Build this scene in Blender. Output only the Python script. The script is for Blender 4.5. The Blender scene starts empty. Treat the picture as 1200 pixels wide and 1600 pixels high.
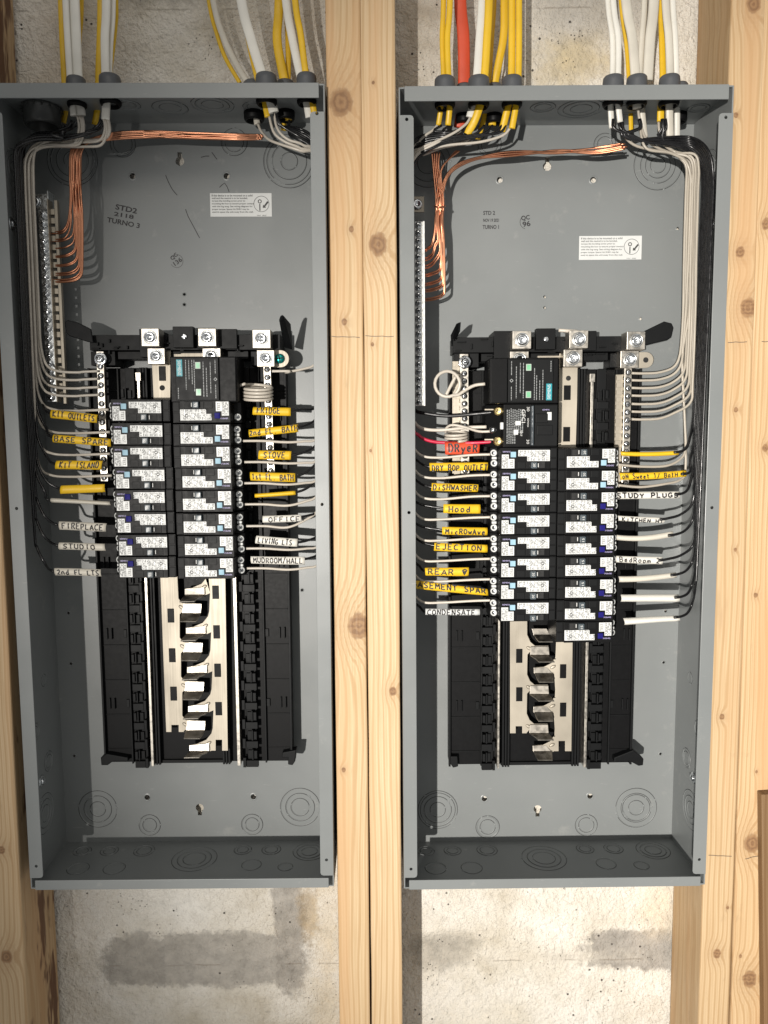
import bpy, bmesh, math, random
from mathutils import Vector, Matrix
random.seed(7)
sc = bpy.context.scene
COL = sc.collection
R_ = math.radians

# ------------------------------------------------------------------ camera
CAM = Vector((-0.2068, -0.8681, 0.0892)); CROT = (1.4659, 0.0091, -0.0078); FPX = 1200.0
cam = bpy.data.objects.new('camera', bpy.data.cameras.new('camera')); COL.objects.link(cam)
cam.location = CAM; cam.rotation_euler = CROT
cam.data.sensor_fit = 'VERTICAL'; cam.data.sensor_height = 36.0; cam.data.sensor_width = 27.0
cam.data.lens = 27.0; cam.data.clip_start = 0.01; cam.data.clip_end = 50
sc.camera = cam
# ------------------------------------------------------------------ world (dim room light)
wd = bpy.data.worlds.new('World'); sc.world = wd; wd.use_nodes = True
nt = wd.node_tree; bg = nt.nodes['Background']; bg.inputs[1].default_value = 0.74
tc = nt.nodes.new('ShaderNodeTexCoord'); nz = nt.nodes.new('ShaderNodeTexNoise')
nz.inputs['Scale'].default_value = 1.6; nz.inputs['Detail'].default_value = 2
rp = nt.nodes.new('ShaderNodeValToRGB')
rp.color_ramp.elements[0].position = .38; rp.color_ramp.elements[0].color = (.20, .205, .21, 1)
rp.color_ramp.elements[1].position = .62; rp.color_ramp.elements[1].color = (.82, .81, .78, 1)
nt.links.new(tc.outputs['Generated'], nz.inputs['Vector']); nt.links.new(nz.outputs[0], rp.inputs[0]); nt.links.new(rp.outputs[0], bg.inputs[0])
# ------------------------------------------------------------------ lamps
def lamp(kind, name, loc, target, energy, col, **kw):
    L = bpy.data.lights.new(name, kind); L.energy = energy; L.color = col
    for k, v in kw.items(): setattr(L, k, v)
    o = bpy.data.objects.new(name, L); COL.objects.link(o); o.location = loc
    o.rotation_euler = (Vector(target) - Vector(loc)).to_track_quat('-Z', 'Y').to_euler(); return o
lamp('SPOT', 'work_lamp', (-1.62, -4.7, -.27), (.25, 0, -.15), 1740, (1, .95, .88), spot_size=R_(23.5), spot_blend=1.0, shadow_soft_size=.035)
lamp('AREA', 'overhead_fill', (-.4, -1.9, 1.5), (-.2, 0, -.1), 6, (1, .92, .8), shape='RECTANGLE', size=1.3, size_y=.5)  # unseen overhead area light, added as weak warm fill
sc.view_settings.view_transform = 'Standard'; sc.view_settings.look = 'None'
sc.view_settings.exposure = 0.0; sc.view_settings.gamma = 1.0; sc.view_settings.use_curve_mapping = False
sc.cycles.max_bounces = 6; sc.cycles.use_denoising = True

# ------------------------------------------------------------------ pixel -> place helpers (measurements taken on the photograph)
from mathutils import Euler
CM = Euler(CROT, 'XYZ').to_matrix()
def P(px, py, Y):
    d = CM @ Vector(((px - 600) / FPX, (800 - py) / FPX, -1))
    return CAM + d * ((Y - CAM.y) / d.y)
class Frame:
    def __init__(s, x, z, roll):
        s.M = Matrix.Translation((x, 0, z)) @ Matrix.Rotation(-roll, 4, 'Y'); s.I = s.M.inverted(); s.roll = roll
    def l(s, px, py, Y): return s.I @ P(px, py, Y)
FR = Frame(0, 0, 0); FL = Frame(-.4436, .005, -.0048)
W2, H2, D = .181, .4566, .1025

# ------------------------------------------------------------------ materials
class G:
    def __init__(s, name):
        s.m = bpy.data.materials.new(name); s.m.use_nodes = True; s.t = s.m.node_tree; s.n = s.t.nodes; s.b = s.n['Principled BSDF']
        s._tc = None
    def new(s, t, **kw):
        n = s.n.new(t)
        for k, v in kw.items(): setattr(n, k, v)
        return n
    def put(s, sock, v):
        if hasattr(v, 'is_linked') or isinstance(v, bpy.types.NodeSocket): s.t.links.new(v, sock)
        else:
            if isinstance(v, (tuple, list)) and len(v) == 3 and sock.type == 'RGBA': v = (*v, 1)
            sock.default_value = v
    def obj(s):
        if not s._tc: s._tc = s.new('ShaderNodeTexCoord')
        return s._tc.outputs['Object']
    def math(s, op, a, b=0.0, c=0.0, clamp=False):
        n = s.new('ShaderNodeMath', operation=op); n.use_clamp = clamp
        s.put(n.inputs[0], a); s.put(n.inputs[1], b); s.put(n.inputs[2], c); return n.outputs[0]
    def scale(s, v, sc_, loc=(0, 0, 0)):
        n = s.new('ShaderNodeMapping'); s.put(n.inputs[0], v); n.inputs[3].default_value = sc_; n.inputs[1].default_value = loc; return n.outputs[0]
    def noise(s, v, scale=5, detail=3, rough=.5, dist=0):
        n = s.new('ShaderNodeTexNoise'); s.put(n.inputs['Vector'], v); n.inputs['Scale'].default_value = scale
        n.inputs['Detail'].default_value = detail; n.inputs['Roughness'].default_value = rough; n.inputs['Distortion'].default_value = dist
        return n.outputs[0]
    def voro(s, v, scale):
        n = s.new('ShaderNodeTexVoronoi'); s.put(n.inputs['Vector'], v); n.inputs['Scale'].default_value = scale; return n.outputs['Distance']
    def ramp(s, f, stops, interp='LINEAR'):
        n = s.new('ShaderNodeValToRGB'); s.put(n.inputs[0], f); e = n.color_ramp.elements; n.color_ramp.interpolation = interp
        while len(e) < len(stops): e.new(.5)
        for i, (p, c) in enumerate(stops):
            e[i].position = p; e[i].color = (*c, 1) if isinstance(c, (tuple, list)) else (c, c, c, 1)
        return n.outputs[0]
    def mix(s, f, a, b, bt='MIX'):
        n = s.new('ShaderNodeMix', data_type='RGBA', blend_type=bt)
        s.put(n.inputs[0], f); s.put(n.inputs[6], a); s.put(n.inputs[7], b); return n.outputs[2]
    def mr(s, v, a, b, c=0.0, d=1.0):
        n = s.new('ShaderNodeMapRange', interpolation_type='SMOOTHSTEP'); s.put(n.inputs[0], v)
        for i, x in enumerate((a, b, c, d)): n.inputs[i + 1].default_value = x
        return n.outputs[0]
    def sep(s, v):
        n = s.new('ShaderNodeSeparateXYZ'); s.put(n.inputs[0], v); return n.outputs
    def bump(s, h, strength=.3, dist=.001):
        n = s.new('ShaderNodeBump'); n.inputs['Strength'].default_value = strength; n.inputs['Distance'].default_value = dist
        s.put(n.inputs['Height'], h); s.put(s.b.inputs['Normal'], n.outputs[0])
    def fin(s, col=None, rough=.5, metal=0.0, spec=None):
        if col is not None: s.put(s.b.inputs['Base Color'], col)
        s.put(s.b.inputs['Roughness'], rough); s.put(s.b.inputs['Metallic'], metal)
        if spec is not None: s.put(s.b.inputs['Specular IOR Level'], spec)
        return s.m
def simple(name, col, rough=.5, metal=0.0, var=.12, nscale=60, rvar=.1, bump=0, bscale=400, bdist=.0003, spec=None):
    g = G(name); v = g.obj(); n = g.noise(v, nscale, 3)
    lo = tuple(c * (1 - var) for c in col); hi = tuple(min(1, c * (1 + var)) for c in col)
    c = g.ramp(n, [(.3, lo), (.7, hi)])
    r = g.mr(g.noise(v, nscale * 2.3, 3), .3, .7, max(0, rough - rvar), min(1, rough + rvar))
    if bump: g.bump(g.noise(v, bscale, 2), bump, bdist)
    return g.fin(c, r, metal, spec)
M = {}
def grey_paint():
    g = G('grey_enamel'); v = g.obj()
    c = g.ramp(g.noise(v, 6, 4), [(.3, (.180, .192, .193)), (.7, (.206, .217, .216))])
    sc_ = g.noise(g.scale(v, (40, 40, 300)), 1, 3); c = g.mix(g.mr(sc_, .68, .78, 0, .35), c, (.36, .36, .35))
    dust = g.noise(v, 26, 5, .7); c = g.mix(g.mr(dust, .60, .74, 0, .22), c, (.40, .39, .36))
    sm = g.noise(g.scale(v, (5, 5, 9)), 1, 3); c = g.mix(g.mr(sm, .45, .7, 0, .25), c, (.19, .195, .19))
    g.bump(g.noise(v, 900, 2), .09, .0004)
    return g.fin(c, g.mr(g.noise(v, 14, 3), .3, .7, .30, .42), 0, .5)
M['paint'] = grey_paint()
M['paint_dark'] = simple('dark_grey_enamel', (.045, .047, .045), .4, var=.2, nscale=30)
M['gap'] = simple('dark_slit', (.012, .012, .012), .8)
M['black'] = simple('black_plastic', (.0045, .0046, .005), .45, var=.10, nscale=80, rvar=.03, spec=.13, bump=.08, bscale=700, bdist=.0004)
M['black2'] = simple('satin_black_plastic', (.0055, .006, .0065), .48, var=.08, nscale=40, rvar=.03, spec=.16, bump=.10, bscale=900, bdist=.0003)
M['grey_plastic'] = simple('grey_pvc', (.075, .08, .088), .5, var=.15)
M['knob'] = simple('slate_handle_plastic', (.05, .065, .075), .4, var=.15)
def tin():
    g = G('tin_plating'); v = g.obj()
    br = g.noise(g.scale(v, (900, 60, 14)), 1, 4, .6)
    c = g.ramp(g.noise(g.scale(v, (1.5, 1.5, 1)), 14, 3), [(.3, (.33, .30, .25)), (.7, (.50, .455, .38))])
    g.bump(g.math('ADD', g.math('MULTIPLY', br, .25), g.math('MULTIPLY', g.noise(v, 30, 2), 2)), .10, .0005)
    return g.fin(c, g.mr(br, .3, .7, .56, .62), 1.0)
M['tin'] = tin()
M['tin_bright'] = simple('bent_tin_plating', (.36, .335, .295), .42, 1.0, var=.12, nscale=60)
M['dull_zinc'] = simple('dull_zinc_plating', (.72, .72, .70), .45, .35, var=.2, nscale=200)
M['zinc'] = simple('zinc_plating', (.72, .74, .76), .2, 1.0, var=.2, nscale=150)
M['steel_dark'] = simple('blued_steel', (.55, .57, .58), .32, 1.0, var=.3, nscale=200)
M['alu'] = simple('aluminium', (.48, .45, .40), .40, 1.0, var=.08, nscale=90, bump=.1, bscale=500)
M['brass'] = simple('brass', (.80, .62, .28), .25, 1.0)
M['copper'] = simple('copper_wire', (.56, .255, .15), .32, 1.0, var=.08, nscale=25, rvar=.03)
M['w_black'] = simple('black_insulation', (.010, .010, .011), .28, var=.3)
M['w_white'] = simple('white_insulation', (.52, .475, .41), .38, var=.08, nscale=30)
M['w_white_shaded'] = simple('shaded_white_insulation', (.40, .36, .30), .38, var=.08, nscale=30)  # same white insulation, with the shade of the right interior put into its colour
M['w_red'] = simple('red_insulation', (.50, .012, .05), .35, var=.15)
M['j_white'] = simple('white_jacket', (.70, .68, .62), .45, var=.07, nscale=25, bump=.3, bscale=180, bdist=.0006)
M['j_cream'] = simple('aged_cream_jacket', (.58, .545, .47), .48, var=.10, nscale=22, bump=.3, bscale=180, bdist=.0006)
M['j_yellow'] = simple('yellow_jacket', (.72, .45, .014), .45, var=.10, nscale=25, bump=.3, bscale=180, bdist=.0006)
M['j_orange'] = simple('orange_jacket', (.60, .070, .024), .45, var=.10, nscale=25, bump=.3, bscale=180, bdist=.0006)
M['ink'] = simple('marker_ink', (.012, .010, .012), .5)
M['label'] = simple('white_sticker', (.60, .61, .60), .45, var=.04, nscale=40)
M['labeltan'] = simple('printed_sticker', (.60, .56, .52), .4, var=.08, nscale=200)
M['print'] = simple('grey_print', (.045, .045, .045), .6)
M['blue'] = simple('pale_blue_button', (.30, .47, .57), .55, spec=.2)
M['navy'] = simple('navy_button', (.012, .010, .13), .6, spec=.1)
M['violet'] = simple('violet_print', (.42, .38, .62), .5)
M['whiteprint'] = simple('white_print', (.62, .62, .60), .5)
M['greyprint'] = simple('light_grey_print', (.25, .26, .26), .5)
M['teal'] = simple('teal_print', (.01, .25, .30), .45)
M['green'] = simple('green_window', (.16, .42, .24), .3)
M['greenframe'] = simple('pale_window_frame', (.35, .42, .36), .4)
M['greenscrew'] = simple('green_bonding_screw', (.01, .30, .27), .25, .7)
M['pencil'] = simple('pencil_graphite', (.09, .07, .055), .6)
M['fiber'] = simple('smoke_plastic', (.13, .12, .09), .15, var=.4, nscale=300)

def wood(name, knots, tint=(1, 1, 1), seed=0., bark=0.0):
    g = G(name); v = g.obj(); x, y, z = g.sep(v)
    lowv = g.noise(g.scale(v, (9, 9, 1.3), (seed, seed * 2, seed * 3)), 1, 3, .5)
    f = g.math('ADD', x, g.math('MULTIPLY', y, .35))
    f = g.math('ADD', f, g.math('MULTIPLY', lowv, .055))
    km = None; rg = None
    for (kx, kz, r) in knots:
        dx = g.math('SUBTRACT', x, kx); dz = g.math('MULTIPLY', g.math('SUBTRACT', z, kz), .8)
        d = g.math('SQRT', g.math('ADD', g.math('MULTIPLY', dx, dx), g.math('MULTIPLY', dz, dz)))
        d = g.math('ADD', d, g.math('MULTIPLY', g.math('SUBTRACT', g.noise(v, 160, 2), .5), r * .5))
        w = g.math('EXPONENT', g.math('MULTIPLY', g.math('POWER', g.math('DIVIDE', d, 2.1 * r), 2.0), -1.0))
        f = g.math('ADD', f, g.math('MULTIPLY', w, r * 1.6))
        mk = g.mr(d, r * 1.05, r * .72, 0, 1); halo = g.math('MULTIPLY', w, .28)
        mk = g.math('MAXIMUM', mk, halo); km = mk if km is None else g.math('MAXIMUM', km, mk)
        ring = g.math('SINE', g.math('MULTIPLY', d, 6.283 / (r * .42)))
        rg = ring if rg is None else g.math('ADD', rg, g.math('MULTIPLY', ring, mk))
    f = g.math('ADD', f, g.math('MULTIPLY', g.noise(g.scale(v, (70, 70, 2), (seed, 0, 1)), 1, 2), .006))
    s_ = g.math('SINE', g.math('MULTIPLY', f, 6.283 / .0068))
    t = lambda c: tuple(min(1, a * b) for a, b in zip(c, tint))
    base = g.ramp(g.math('MULTIPLY_ADD', s_, .5, .5), [(0, t((.585, .445, .285))), (.5, t((.63, .495, .33))), (.95, t((.49, .345, .20)))])
    fib = g.noise(g.scale(v, (420, 420, 9), (seed, 0, 0)), 1, 3, .6)
    base = g.mix(g.mr(fib, .35, .75, 0, .50), base, t((.45, .305, .165)))
    band = g.noise(g.scale(v, (30, 30, 1.6), (seed * 5, 0, seed)), 1, 2)
    base = g.mix(g.mr(band, .46, .66, 0, .65), base, t((.56, .36, .20)))
    blot = g.noise(g.scale(v, (25, 25, 5), (seed * 3, 1, seed)), 1, 4, .6)
    base = g.mix(g.mr(blot, .60, .78, 0, .50), base, t((.40, .275, .165)))
    dirt = g.noise(g.scale(v, (60, 60, 18), (seed, 5, 2)), 1, 5, .7)
    base = g.mix(g.mr(dirt, .60, .74, 0, .30), base, t((.27, .19, .12)))
    edge = g.mr(g.math('ABSOLUTE', x), .0150, .0190, 0, .35); base = g.mix(edge, base, t((.42, .28, .15)))
    if bark:
        bk = g.noise(g.scale(v, (22, 30, 7), (seed, 3, 1)), 1, 4, .65)
        side = g.mr(y, .004, .012, 0, 1)
        base = g.mix(g.math('MULTIPLY', g.mr(bk, .52, .6, 0, .9), side), base, (.10, .038, .016))
    if km is not None:
        kc = g.ramp(g.math('MULTIPLY_ADD', rg, .5, .5), [(0, (.27, .15, .07)), (1, (.17, .085, .04))])
        base = g.mix(g.math('MULTIPLY', km, .88), base, kc)
    g.bump(g.math('ADD', fib, g.math('MULTIPLY', s_, .25)), .35, .0006)
    return g.fin(base, g.mr(fib, .3, .7, .5, .68), 0, .35)

def concrete():
    g = G('painted_block_wall'); v = g.obj(); x, y, z = g.sep(v)
    n1 = g.noise(v, 9, 5, .6); n2 = g.noise(v, 60, 4, .65); n3 = g.noise(v, 260, 3, .6)
    base = g.ramp(n1, [(.26, (.48, .42, .32)), (.42, (.68, .63, .54)), (.58, (.80, .76, .69))])
    base = g.mix(g.mr(n2, .50, .68, 0, .25), base, (.50, .45, .37))
    base = g.mix(g.mr(g.noise(v, 330, 2), .56, .68, 0, .16), base, (.30, .26, .21))
    warp = g.math('MULTIPLY', g.math('SUBTRACT', g.noise(v, 22, 5, .65), .5), .055)
    warp2 = g.math('MULTIPLY', g.math('SUBTRACT', g.noise(v, 140, 3, .6), .5), .012)
    wp = g.math('ADD', warp, warp2)
    rough = None
    def patch(px0, py0, px1, py1, col, soft=.006, amt=.9, cut=1.0):
        nonlocal base, rough
        a = P(px0, py0, WALLY); b = P(px1, py1, WALLY); cx, cz = (a.x + b.x) / 2, (a.z + b.z) / 2; hx, hz = abs(b.x - a.x) / 2, abs(a.z - b.z) / 2
        ex = g.math('POWER', g.math('DIVIDE', g.math('ABSOLUTE', g.math('SUBTRACT', x, cx)), hx), 2.7)
        ez = g.math('POWER', g.math('DIVIDE', g.math('ABSOLUTE', g.math('SUBTRACT', z, cz)), hz), 2.7)
        d = g.math('MULTIPLY', g.math('SUBTRACT', g.math('POWER', g.math('ADD', ex, ez), .37), 1.0), min(hx, hz))
        d = g.math('ADD', d, g.math('MULTIPLY', wp, cut))
        col = g.ramp(n2, [(.35, tuple(c * .80 for c in col)), (.65, tuple(c * 1.22 for c in col))])
        mk = g.mr(d, soft, -soft, 0, amt); base = g.mix(mk, base, col)
        rough = mk if rough is None else g.math('MAXIMUM', rough, mk)
    # mortar smears and worn, unpainted areas
    patch(424, 1350, 476, 1540, (.30, .275, .242), .004, .85, .6); patch(150, 1458, 480, 1538, (.33, .305, .27), .005, .85, .85)
    patch(470, 1385, 495, 1460, (.36, .27, .16), .008, .75); patch(495, 1380, 530, 1640, (.56, .47, .33), .02, .6)
    patch(915, 1456, 1075, 1516, (.29, .265, .235), .004, .88, .8); patch(640, 1465, 740, 1512, (.36, .33, .28), .012, .9)
    patch(760, 1492, 960, 1500, (.56, .51, .43), .012, .6, .6); patch(1000, 1380, 1060, 1460, (.60, .50, .36), .02, .5)
    patch(830, 60, 950, 128, (.50, .40, .22), .02, .75); patch(830, -40, 1000, 52, (.33, .31, .28), .02, .6)
    patch(640, 0, 690, 40, (.34, .28, .20), .02, .6); patch(60, -20, 140, 160, (.44, .36, .27), .03, .55)
    patch(190, -40, 330, 6, (.30, .27, .23), .012, .7); patch(470, -30, 510, 130, (.42, .36, .28), .02, .55)
    patch(700, 1560, 860, 1640, (.62, .56, .45), .02, .4); patch(200, 1390, 380, 1440, (.80, .78, .73), .03, .5)
    # block joints
    for py in (13, 1504):
        zz = P(600, py, WALLY).z
        e = g.math('ABSOLUTE', g.math('ADD', g.math('SUBTRACT', z, zz), g.math('MULTIPLY', warp, .12)))
        base = g.mix(g.math('MULTIPLY', g.mr(e, .0016, .0003, 0, 1), g.mr(g.noise(v, 30, 3), .50, .60, 0, .40)), base, (.16, .125, .09))
    pit = g.voro(v, 190); pm = g.math('MULTIPLY', g.mr(pit, .17, .08, 0, 1), g.mr(g.noise(v, 17, 2), .60, .66, 0, 1))
    pit2 = g.voro(g.scale(v, (1, 1, 1), (3, 1, 2)), 75); pm2 = g.math('MULTIPLY', g.mr(pit2, .12, .06, 0, 1), g.mr(g.noise(v, 23, 2), .53, .60, 0, 1))
    pm = g.math('MAXIMUM', pm, pm2)
    base = g.mix(g.math('MULTIPLY', pm, .85), base, (.06, .045, .04))
    h = g.math('ADD', g.math('MULTIPLY', n3, .55), g.math('MULTIPLY', g.noise(v, 110, 4, .6), 1.3))
    h = g.math('MULTIPLY', h, g.math('SUBTRACT', 1.0, g.math('MULTIPLY', rough, .35)))
    h = g.math('SUBTRACT', h, g.math('MULTIPLY', pm, 1.3))
    g.bump(h, 1.0, .0052)
    return g.fin(base, .75, 0, .3)
WALLY = .112

# ------------------------------------------------------------------ mesh builder
_txt = {}
def text_mesh(s, bold=0.0):
    key = (s, bold)
    if key in _txt: return _txt[key]
    cu = bpy.data.curves.new('t', 'FONT'); cu.body = s; cu.size = 1.0; cu.resolution_u = 3; cu.offset = bold
    o = bpy.data.objects.new('t', cu); COL.objects.link(o)
    dg = bpy.context.evaluated_depsgraph_get(); me = bpy.data.meshes.new_from_object(o.evaluated_get(dg))
    vs = [(v.co.x, v.co.y) for v in me.vertices]; fs = [tuple(p.vertices) for p in me.polygons]
    bpy.data.objects.remove(o); bpy.data.curves.remove(cu); bpy.data.meshes.remove(me)
    x0 = min(v[0] for v in vs); x1 = max(v[0] for v in vs); y0 = min(v[1] for v in vs); y1 = max(v[1] for v in vs)
    _txt[key] = ([((a - x0) / (y1 - y0), (b - y0) / (y1 - y0)) for a, b in vs], fs, (x1 - x0) / (y1 - y0)); return _txt[key]
def smooth_path(pts, n=6):
    pts = [Vector(p) for p in pts]
    if len(pts) < 3: return pts
    out = []
    for i in range(len(pts) - 1):
        p0 = pts[max(0, i - 1)]; p1 = pts[i]; p2 = pts[i + 1]; p3 = pts[min(len(pts) - 1, i + 2)]
        k = max(1, min(n, int((p2 - p1).length / .003)))
        for j in range(k):
            t = j / k
            out.append(.5 * ((2 * p1) + (-p0 + p2) * t + (2 * p0 - 5 * p1 + 4 * p2 - p3) * t * t + (-p0 + 3 * p1 - 3 * p2 + p3) * t ** 3))
    out.append(pts[-1]); return out
class MB:
    def __init__(s): s.v = []; s.f = []; s.m = []; s.s = []
    def add(s, vs, fs, m=0, sm=False):
        k = len(s.v); s.v += [tuple(v) for v in vs]
        for f in fs: s.f.append(tuple(i + k for i in f)); s.m.append(m); s.s.append(sm)
        return s
    def box(s, x0, x1, y0, y1, z0, z1, m=0):
        vs = [(x, y, z) for x in (x0, x1) for y in (y0, y1) for z in (z0, z1)]
        return s.add(vs, [(0, 1, 3, 2), (4, 6, 7, 5), (0, 4, 5, 1), (2, 3, 7, 6), (0, 2, 6, 4), (1, 5, 7, 3)], m)
    def prism(s, poly, y0, y1, m=0):   # polygon in x,z
        if sum(a[0] * b[1] - b[0] * a[1] for a, b in zip(poly, poly[1:] + poly[:1])) < 0: poly = poly[::-1]
        n = len(poly); vs = [(x, y0, z) for x, z in poly] + [(x, y1, z) for x, z in poly]
        return s.add(vs, [tuple(range(n)), tuple(range(2 * n - 1, n - 1, -1))] + [((i + 1) % n, i, i + n, (i + 1) % n + n) for i in range(n)], m)
    def sheet(s, q, th, m=0):   # quad list of Vectors (front), extruded by th along +y
        q = [Vector(a) for a in q]; b = [a + Vector((0, th, 0)) for a in q]
        return s.add(q + b, [(0, 1, 2, 3), (7, 6, 5, 4)] + [((i + 1) % 4, i, i + 4, (i + 1) % 4 + 4) for i in range(4)], m)
    def tube(s, pts, r, seg=8, flat=None, twist=0.0, m=0, n=6, caps=True, prof=None):
        pts = smooth_path(pts, n); N = len(pts); rings = []
        for i, p in enumerate(pts):
            t = (pts[min(N - 1, i + 1)] - pts[max(0, i - 1)]).normalized()
            ref = Vector((0, -1, 0)) if flat else None
            if flat:
                side = t.cross(ref);
                if side.length < .1: side = t.cross(Vector((1, 0, 0)))
                side.normalize(); nn = side.cross(t)
                if twist: side, nn = side * math.cos(twist) + nn * math.sin(twist), nn * math.cos(twist) - side * math.sin(twist)
                a, b = flat
            else:
                if i == 0:
                    side = t.cross(Vector((0, -1, 0)) if abs(t.y) < .9 else Vector((0, 0, 1))).normalized()
                else: side = (side - t * side.dot(t)).normalized()
                nn = side.cross(t); a = b = r
            ring = []
            for k in range(seg):
                an = 2 * math.pi * k / seg; ca, sa = math.cos(an), math.sin(an)
                if flat: ca = math.copysign(abs(ca) ** .8, ca); sa = math.copysign(abs(sa) ** .8, sa)
                if prof: bb = b * prof(ca)
                else: bb = b
                ring.append(p + side * a * ca + nn * bb * sa)
            rings.append(ring)
        vs = [q for r_ in rings for q in r_]; fs = []
        for i in range(N - 1):
            for k in range(seg):
                fs.append((i * seg + k, i * seg + (k + 1) % seg, (i + 1) * seg + (k + 1) % seg, (i + 1) * seg + k))
        s.add(vs, fs, m, True)
        if caps: s.add(rings[0], [tuple(range(seg))], m); s.add(rings[-1], [tuple(range(seg))], m)
        return s
    def lathe(s, c, axis, prof, seg=20, m=0, sm=True, a0=0, a1=360):   # prof: (r, h) along axis
        c = Vector(c); ax = Vector(axis).normalized(); u = ax.cross(Vector((0, 0, 1)) if abs(ax.z) < .9 else Vector((1, 0, 0))).normalized(); w = ax.cross(u)
        full = abs(a1 - a0) >= 360; K = seg if full else seg + 1
        vs = [c + ax * h + (u * math.cos(R_(a0 + (a1 - a0) * k / seg)) + w * math.sin(R_(a0 + (a1 - a0) * k / seg))) * r for r, h in prof for k in range(K)]
        fs = []
        for i in range(len(prof) - 1):
            for k in range(seg):
                k2 = (k + 1) % K
                fs.append((i * K + k, i * K + k2, (i + 1) * K + k2, (i + 1) * K + k))
        return s.add(vs, fs, m, sm)
    def disc(s, c, axis, r, h, seg=16, m=0): return s.lathe(c, axis, [(1e-5, h), (r * .92, h), (r, h - abs(r) * .06), (r, 0)], seg, m, False)
    def ribbon(s, pts, w, m=0, nrm=(0, -1, 0)):
        pts = [Vector(p) for p in pts]; N = len(pts); L = []; Rr = []; nrm = Vector(nrm)
        for i, p in enumerate(pts):
            t = (pts[min(N - 1, i + 1)] - pts[max(0, i - 1)]).normalized(); sd = t.cross(nrm).normalized() * w / 2
            L.append(p + sd); Rr.append(p - sd)
        return s.add(L + Rr, [(i, i + 1, N + i + 1, N + i) for i in range(N - 1)], m)
    def text(s, st, h, org, rot=0.0, m=0, width=None, bold=0.0):
        vs, fs, wd_ = text_mesh(st, bold); kx = h if width is None else width / wd_
        c, sn = math.cos(R_(rot)), math.sin(R_(rot)); o = Vector(org)
        return s.add([o + Vector(((a * kx) * c - (b * h) * sn, 0, (a * kx) * sn + (b * h) * c)) for a, b in vs], fs, m)
    def build(s, name, mats, parent=None, loc=None, bevel=0, seg=2):
        me = bpy.data.meshes.new(name); off = Vector(loc) if loc is not None else Vector((0, 0, 0))
        me.from_pydata([(v[0] - off.x, v[1] - off.y, v[2] - off.z) for v in s.v], [], s.f)
        if not isinstance(mats, (list, tuple)): mats = [mats]
        for k in mats: me.materials.append(M[k] if isinstance(k, str) else k)
        me.polygons.foreach_set('material_index', s.m); me.polygons.foreach_set('use_smooth', s.s)
        me.update(); me.validate()
        bm = bmesh.new(); bm.from_mesh(me)
        if any(s.s): bmesh.ops.remove_doubles(bm, verts=bm.verts, dist=1e-7)
        bmesh.ops.recalc_face_normals(bm, faces=bm.faces) if bevel or not name.startswith(('printing', 'handwriting', 'stamp')) else None
        bm.to_mesh(me); bm.free()
        o = bpy.data.objects.new(name, me); COL.objects.link(o)
        if parent is not None: o.parent = parent
        if loc is not None: o.location = off
        if bevel:
            b = o.modifiers.new('bevel', 'BEVEL'); b.width = bevel; b.segments = seg; b.limit_method = 'ANGLE'; b.angle_limit = R_(40)
        return o
def tag(o, label=None, cat=None, group=None, kind=None):
    if label: o['label'] = label
    if cat: o['category'] = cat
    if group: o['group'] = group
    if kind: o['kind'] = kind
    return o
def empty(name, M4=None, loc=None):
    o = bpy.data.objects.new(name, None); COL.objects.link(o); o.empty_display_size = .02
    if M4 is not None: o.matrix_world = M4
    if loc is not None: o.location = loc
    return o
def copy_tree(o, parent=None):
    c = o.copy(); COL.objects.link(c)
    if parent is not None: c.parent = parent
    for ch in list(o.children): copy_tree(ch, c)
    return c

# ================================================================== STRUCTURE: wall and studs
M['wall'] = concrete()
w = MB().box(-1.6, 1.3, 0, .12, -1.5, 1.5).build('block_wall', 'wall', loc=None); w.location = (0, WALLY, 0)
tag(w, 'rough white painted concrete block wall with grey mortar smears behind the studs', 'wall')
# the shader is measured in world metres: shift its origin back
for n in M['wall'].node_tree.nodes:
    pass
w.location = (0, 0, 0)
for v_ in w.data.vertices: v_.co.y += WALLY

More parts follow.
